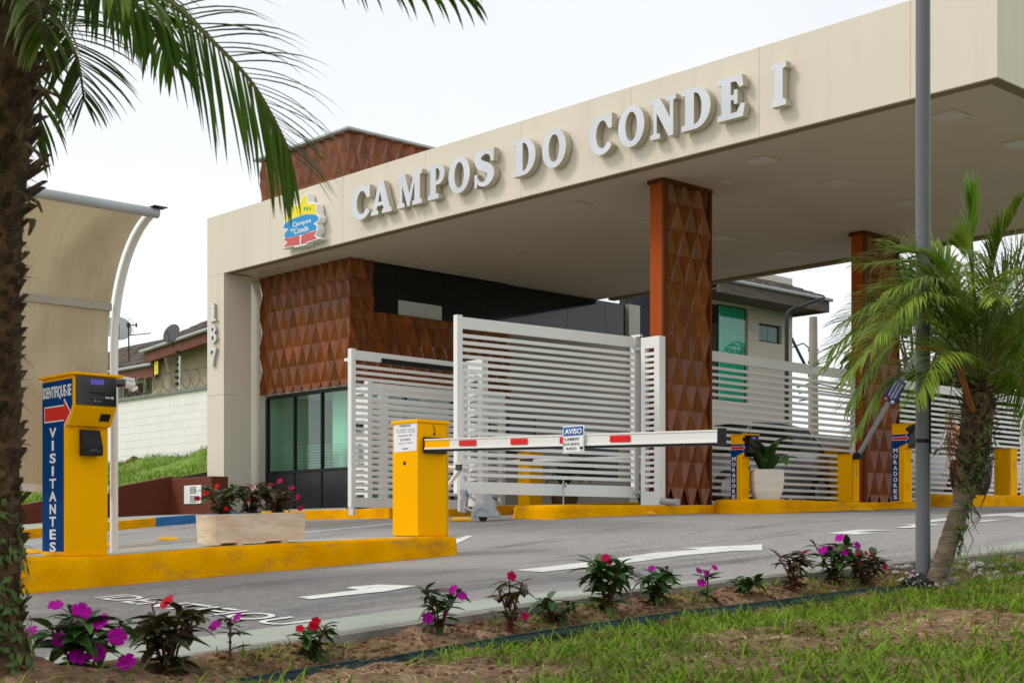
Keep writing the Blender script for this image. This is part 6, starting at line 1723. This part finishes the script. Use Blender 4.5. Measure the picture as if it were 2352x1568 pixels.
plants = [
 ('bushy plant with many large magenta flowers next to the palm foot', 185, .27, .34, 62, M_leaf, [(-.75, .78, Mg), (-.2, .70, Mg), (.1, .48, Mg), (.35, .52, Mg), (.15, 1.05, Mg), (.5, .92, Mg), (-.35, 1.12, Mg), (.85, .74, Mg), (.95, .42, Mg)], .095, .036, 6),
 ('dark leaved plant with a single red flower beside the magenta bush', 385, .27, .34, 60, M_leafred, [(.15, 1.08, Rd)], .095, .036, 6),
 ('lone thin plant with two magenta flowers on a bare brown stalk', 528, .19, .13, 10, M_leafred, [(-.6, .80, Mg), (.45, .95, Mg)], .065, .030, 1),
 ('small plant with a tight cluster of red flowers', 722, .155, .17, 26, M_leaf, [(-.5, .85, Rd), (.0, .9, Rd), (.1, 1.02, Rd)], .062, .024, 4),
 ('rounded plant with magenta flowers hanging low on one side', 1008, .20, .22, 42, M_leaf, [(-.35, .40, Mg), (.5, .98, Mg), (.8, .86, Mg)], .062, .030, 5),
 ('tilted sparse plant with crimson flowers on dark red stems', 1172, .235, .20, 24, M_leafred, [(.05, 1.08, M_crimson), (.55, .35, M_crimson)], .070, .026, 3),
 ('low leafy plant without flowers left of the tallest bush', 1275, .135, .22, 36, M_leaf, [], .062, .02, 5),
 ('tallest leafy green bush in the bed with two crimson flowers', 1395, .25, .27, 64, M_leaf, [(-.1, 1.06, M_crimson), (.0, .98, M_crimson)], .085, .026, 6),
 ('dense green bush with one small magenta flower', 1508, .19, .23, 46, M_leaf, [(-.25, 1.0, Mg)], .075, .022, 5),
 ('thin upright plant with magenta flowers around one stalk', 1624, .185, .13, 10, M_leaf, [(-.6, .92, Mg), (-.45, .60, Mg), (.45, 1.0, Mg), (-.1, .85, Mg)], .065, .026, 1),
 ('low spreading green plant without flowers beside the bronze bush', 1710, .095, .21, 34, M_leaf, [], .062, .02, 5),
 ('bronze leaved bush with dark red stems and one closed bud', 1824, .225, .20, 40, M_leafred, [(.45, 1.0, M_crimson)], .075, .012, 5),
 ('bush with several magenta flowers near the end of the bed', 1915, .25, .23, 46, M_leaf, [(-.6, .80, Mg), (-.25, .84, Mg), (.2, 1.08, Mg), (.35, .76, Mg), (.85, .92, Mg)], .080, .030, 5),
 ('dark bush dotted with small red flowers at the bed end', 1985, .19, .24, 44, M_leafred, [(-.4, .95, Rd), (.0, .98, Rd), (.25, .9, Rd), (.75, .55, Rd), (.8, .7, Rd), (-.3, .7, Rd)], .080, .017, 5),
]
for i, (lab, u, h, w, nl, lm, fl, ll, frr, stx) in enumerate(plants):
    p = at_x(u, 1400, 2.86 if i % 2 else 2.82); z = float(soilz(p.x, p.y))
    impatiens(lab, (p.x, p.y, z - .01), h * 1.10, w * 1.25, int(nl * 2.1), lm, fl, 100 + i, ll * 1.25, 'flower plants along the bed', stx, frr * .92)
for i, (lab, y_, h, lm, fl) in enumerate((
    ('scarlet flowered plant at the end of the planter nearest the visitors pillar', -8.28, .27, M_leaf, [(-.5, .75, M_orangered), (.3, .62, M_orangered), (.2, .30, M_orangered), (-.1, .95, M_orangered), (-.9, .6, M_redpetal)]),
    ('pale pink flowered bronze plant in the middle of the planter', -8.0, .28, M_leafred, [(0, .55, M_orangered), (.5, .5, M_pink), (.2, .9, M_pink), (-.4, .6, M_pink)]),
    ('crimson flowered bronze plant at the end of the planter nearest the barrier box', -7.74, .30, M_leafred, [(.7, .85, M_crimson), (.9, .6, M_crimson), (.2, 1.05, M_crimson), (.95, .3, M_crimson), (-.2, .95, M_crimson)]))):
    impatiens(lab, (-2.66, y_, .165), h * 1.05, .46, 140, lm, fl, 300 + i, .10, 'flowers in the stone planter', 8, .026)

# ================================================================ BED EDGING, ROCK, GRAVEL
t = thingw('garden_edging', 'dark green plastic edging strip curving along the flower bed', 'edging', (3.0, -9, -.35))
def edge_run(y0, y1, x0, x1, hh):
    n = max(4, int(abs(y1 - y0) / .12)); top, face = [], []
    vs, fs = [], []
    for i in range(n + 1):
        s = i / n; y_ = y0 + (y1 - y0) * s; x = x0 + (x1 - x0) * s + .018 * math.sin(y_ * 1.7); z = float(soilz(x, y_)) + hh + .008 * math.sin(y_ * 2.3)
        z = float(G(x, y_)) - .055 + .3 * float(np.interp(y_, [-8, -6], [0, .09])) + hh + .006 * math.sin(y_ * 2.3); top.append((x, y_, z)); vs += [(x + .004, y_, z), (x + .012, y_, z - .03), (x + .006, y_, z - .14), (x - .006, y_, z - .14), (x - .004, y_, z)]
    for i in range(n):
        for k in range(5): a = i * 5; fs.append((a + k, a + (k + 1) % 5, a + 5 + (k + 1) % 5, a + 5 + k))
    MB().raw(vs, fs, True).tube(top, .007, 6).build('strip', M_edging, t)
edge_run(-13.2, -11.15, 3.06, 3.055, .034)
edge_run(-11.2, -8.0, 3.03, 3.01, .020)
edge_run(-8.05, -6.75, 3.02, 2.96, .022)
edge_run(-6.80, -6.42, 2.97, 2.72, .055)
rk = at_d(2113, 1288, 9.02)
vs = []; mbk = MB(); bm = bmesh.new(); bmesh.ops.create_icosphere(bm, subdivisions=3, radius=1)
for v in bm.verts:
    q = v.co.copy(); k = 1 + .16 * math.sin(q.x * 4 + 1) * math.cos(q.y * 5) + .10 * math.sin(q.z * 9 + q.x * 7) + random.uniform(-.03, .03); v.co = Vector((q.x * .085 * k, q.y * .07 * k, q.z * .055 * k))
me = bpy.data.meshes.new('rock'); bm.to_mesh(me); bm.free()
o = link('rock', me, M_rock, None, (rk.x, rk.y, float(lawnz(rk.x, rk.y)) + .035), (0, .1, .6)); tag(o, 'black rock speckled white leaning against the foot of the grey pole', 'rock')
def lumps(name, spots, m, r0, r1, flat=.65, group=None, seed=1):
    rr = random.Random(seed); mb = MB()
    ico = bmesh.new(); bmesh.ops.create_icosphere(ico, subdivisions=1, radius=1); V = [v.co.copy() for v in ico.verts]; F = [tuple(v.index for v in f.verts) for f in ico.faces]; ico.free()
    for p in spots:
        r = rr.uniform(r0, r1) * (1 if rr.random() < .8 else 1.6); mt_ = Matrix.Translation(p) @ Matrix.Rotation(rr.uniform(0, 6.28), 4, 'Z') @ Matrix.Rotation(rr.uniform(-.5, .5), 4, 'X')
        mb.raw([(v.x * r * rr.uniform(.8, 1.2), v.y * r * rr.uniform(.7, 1.1), v.z * r * flat * rr.uniform(.8, 1.2)) for v in V], F, False, mt_)
    o = mb.build(name, m); o['kind'] = 'stuff'; return o
sp = []
for i in range(170):
    x, y_ = random.uniform(2.70, 3.15), random.uniform(-6.75, -4.6)
    sp.append(Vector((x, y_, float(lawnz(x, y_)) + .012)))
o = lumps('gravel', sp, M_gravel, .012, .028); tag(o, 'pale broken gravel scattered between pavement and palm', 'gravel')
sp = []
for i in range(4200):
    x, y_ = random.uniform(2.69, 3.02) if i < 1500 else random.uniform(3.02, 5.2), random.uniform(-12.8, -6.5)
    if i >= 1500 and vnoise(x, y_, .9, 30) < .45 and x > 3.3: continue
    z = float(soilz(x, y_) if x < 3.02 else lawnz(x, y_)); sp.append(Vector((x, y_, z + .004)))
o = lumps('soil_crumbs', sp, M_clod, .005, .013, .7, seed=5); tag(o, 'loose brown soil crumbs over bed and lawn', 'soil')

# ================================================================ GRASS, STRAW
def blades(name, m, N, xs_, ys_, L0, L1, w0, w1, dens, flat=(.15, .9), zf=lawnz, seed=3, seg=3, bend=.9):
    r = np.random.default_rng(seed)
    x = r.uniform(*xs_, N * 3); y_ = r.uniform(*ys_, N * 3)
    keep = r.random(N * 3) < dens(x, y_)
    x, y_ = x[keep][:N], y_[keep][:N]; n = len(x)
    # tufts: pull blades towards a tuft centre
    az = r.uniform(0, 2 * np.pi, n); el = r.uniform(flat[0], flat[1], n); L_ = r.uniform(L0, L1, n); w = r.uniform(w0, w1, n)
    z = zf(x, y_) - .004
    P = np.stack([x, y_, z], -1); V = []
    ca, sa = np.cos(az), np.sin(az); lat = np.stack([-sa, ca, np.zeros(n)], -1)
    pos = P.copy()
    for j in range(seg + 1):
        s = j / seg
        if j:
            e = el - bend * (s - .5 / seg) ** 1.3 * r.uniform(.5, 1.4, n); e = np.maximum(e, -.35)
            pos = pos + np.stack([ca * np.cos(e), sa * np.cos(e), np.sin(e)], -1) * (L_ / seg)[:, None]
            pos[:, 2] = np.maximum(pos[:, 2], P[:, 2] + .003)
        ww = w * (1 - s ** 2 * .92) * (.7 + .3 * min(1, s * 4))
        V.append(pos - lat * (ww / 2)[:, None]); V.append(pos + lat * (ww / 2)[:, None])
    V = np.stack(V, 1).reshape(-1, 3); k = 2 * (seg + 1)
    b = (np.arange(n) * k)[:, None]; F = []
    for j in range(seg): F.append(np.concatenate([b + 2 * j, b + 2 * j + 1, b + 2 * j + 3, b + 2 * j + 2], 1))
    F = np.concatenate(F, 0)
    me = bpy.data.meshes.new(name); me.from_pydata(V.tolist(), [], F.tolist()); me.update()
    me.polygons.foreach_set('use_smooth', [True] * len(F))
    o = link(name, me, m); o['kind'] = 'stuff'; return o
def gden(x, y_):
    a = vnoise(x, y_, .75, 31) * .6 + vnoise(x, y_, .28, 32) * .4
    near = np.clip((x - 3.03) / .1, 0, 1)
    band = np.exp(-((x - 3.45) / .4) ** 2) * .30                    # greener strip along the edging
    bare = np.exp(-(((x - 3.3) / .9) ** 2 + ((y_ + 12.2) / 1.1) ** 2)) * .9
    far = np.clip((y_ + 9) / 4, 0, 1) * .15
    d = np.clip((a + band * .8 + far - .36) * 4.2, .05, 1) * near - bare
    return np.clip(d, 0, 1)
o = blades('grass', M_grass, 66000, (3.03, 8.0), (-13.4, -3.6), .04, .15, .005, .012, gden, (.1, 1.15)); tag(o, 'broad bladed green grass growing in patches on the lawn', 'grass')
o = blades('dry_straw', M_straw, 34000, (3.03, 8.0), (-13.4, -4.2), .05, .17, .003, .006, lambda x, y_: .35 + .65 * (vnoise(x, y_, .75, 31) < .5), (-.02, .22), seed=9, bend=.15); tag(o, 'dry straw lying over the bare patches of the lawn', 'straw')
o = blades('tall_grass', M_grass, 1500, (2.75, 3.7), (-6.3, -4.2), .10, .26, .004, .008, lambda x, y_: np.clip((vnoise(x, y_, .35, 41) - .42) * 4, 0, 1), (.8, 1.45), seed=12, seg=4, bend=.8); tag(o, 'tall grass tufts around the foot of the leaning palm', 'grass')
o = blades('bed_weeds', M_grass, 1300, (2.70, 3.02), (-12.6, -6.6), .03, .10, .005, .010, lambda x, y_: np.clip((vnoise(x, y_, .4, 51) - .5) * 4, 0, 1), (.3, 1.3), zf=soilz, seed=14); tag(o, 'small green weeds sprouting between the bed plants', 'weeds')
o = blades('bank_grass', M_grass, 14000, (-30, -17), (-8, 3.2), .06, .20, .012, .024, lambda x, y_: np.clip((vnoise(x, y_, 1.2, 61) - .18) * 2, 0, 1), (.5, 1.4), zf=bankz, seed=15); tag(o, 'green grass covering the bank behind the brown wall', 'grass')

# ================================================================ TREES BEHIND THE FENCE
def tree(label, base, h, rx, rz_, n, seed):
    rr = random.Random(seed); t = thingw('tree', label, 'tree', base, 'trees behind the far fence')
    top = base + Vector((0, 0, h)); mb = MB(); mb.tube([base - Vector((0, 0, .2)), base + Vector((.1, .05, h * .35)), base + Vector((0, 0, h * .6))], [.20, .15, .09], 10)
    cl = []
    for i in range(15):
        a = rr.uniform(0, 6.28); r = rr.uniform(.2, .95) * rx; zz = rr.uniform(-.85, .95) * rz_; k = math.sqrt(max(.1, 1 - (zz / rz_) ** 2))
        c = base + Vector((math.cos(a) * r * k, math.sin(a) * r * k, h + zz)); cl.append((c, rr.uniform(.4, .75) * rx * .62))
        mb.tube([base + Vector((0, 0, h * rr.uniform(.35, .6))), (base + Vector((0, 0, h * .7))).lerp(c, .5), c], [.06, .035, .012], 6)
    mb.build('trunk', M_trunk, t)
    pd_ = []
    for i in range(n):
        c, r = cl[rr.randrange(len(cl))]; v = Vector((rr.gauss(0, 1), rr.gauss(0, 1), rr.gauss(0, .8))).normalized() * (r * rr.random() ** .35)
        pd_.append((c + v, (v.normalized() + Vector((0, 0, .6))).normalized()))
    leaf_scatter('crown', pd_, M_tree, .30, .16, t, None, rr)
def gb(u, d): p = at_d(u, 1100, d); return Vector((p.x, p.y, .7))
tree('dark green tree filling the gap between pole and farther column', gb(2105, 36), 3.9, 1.7, 2.2, 5200, 1)
tree('dense green tree behind the crown of the leaning palm', gb(2215, 38), 3.6, 1.9, 2.1, 5200, 2)
tree('round green tree at the edge of the picture behind the palm', gb(2330, 36), 3.2, 1.8, 1.9, 4600, 3)
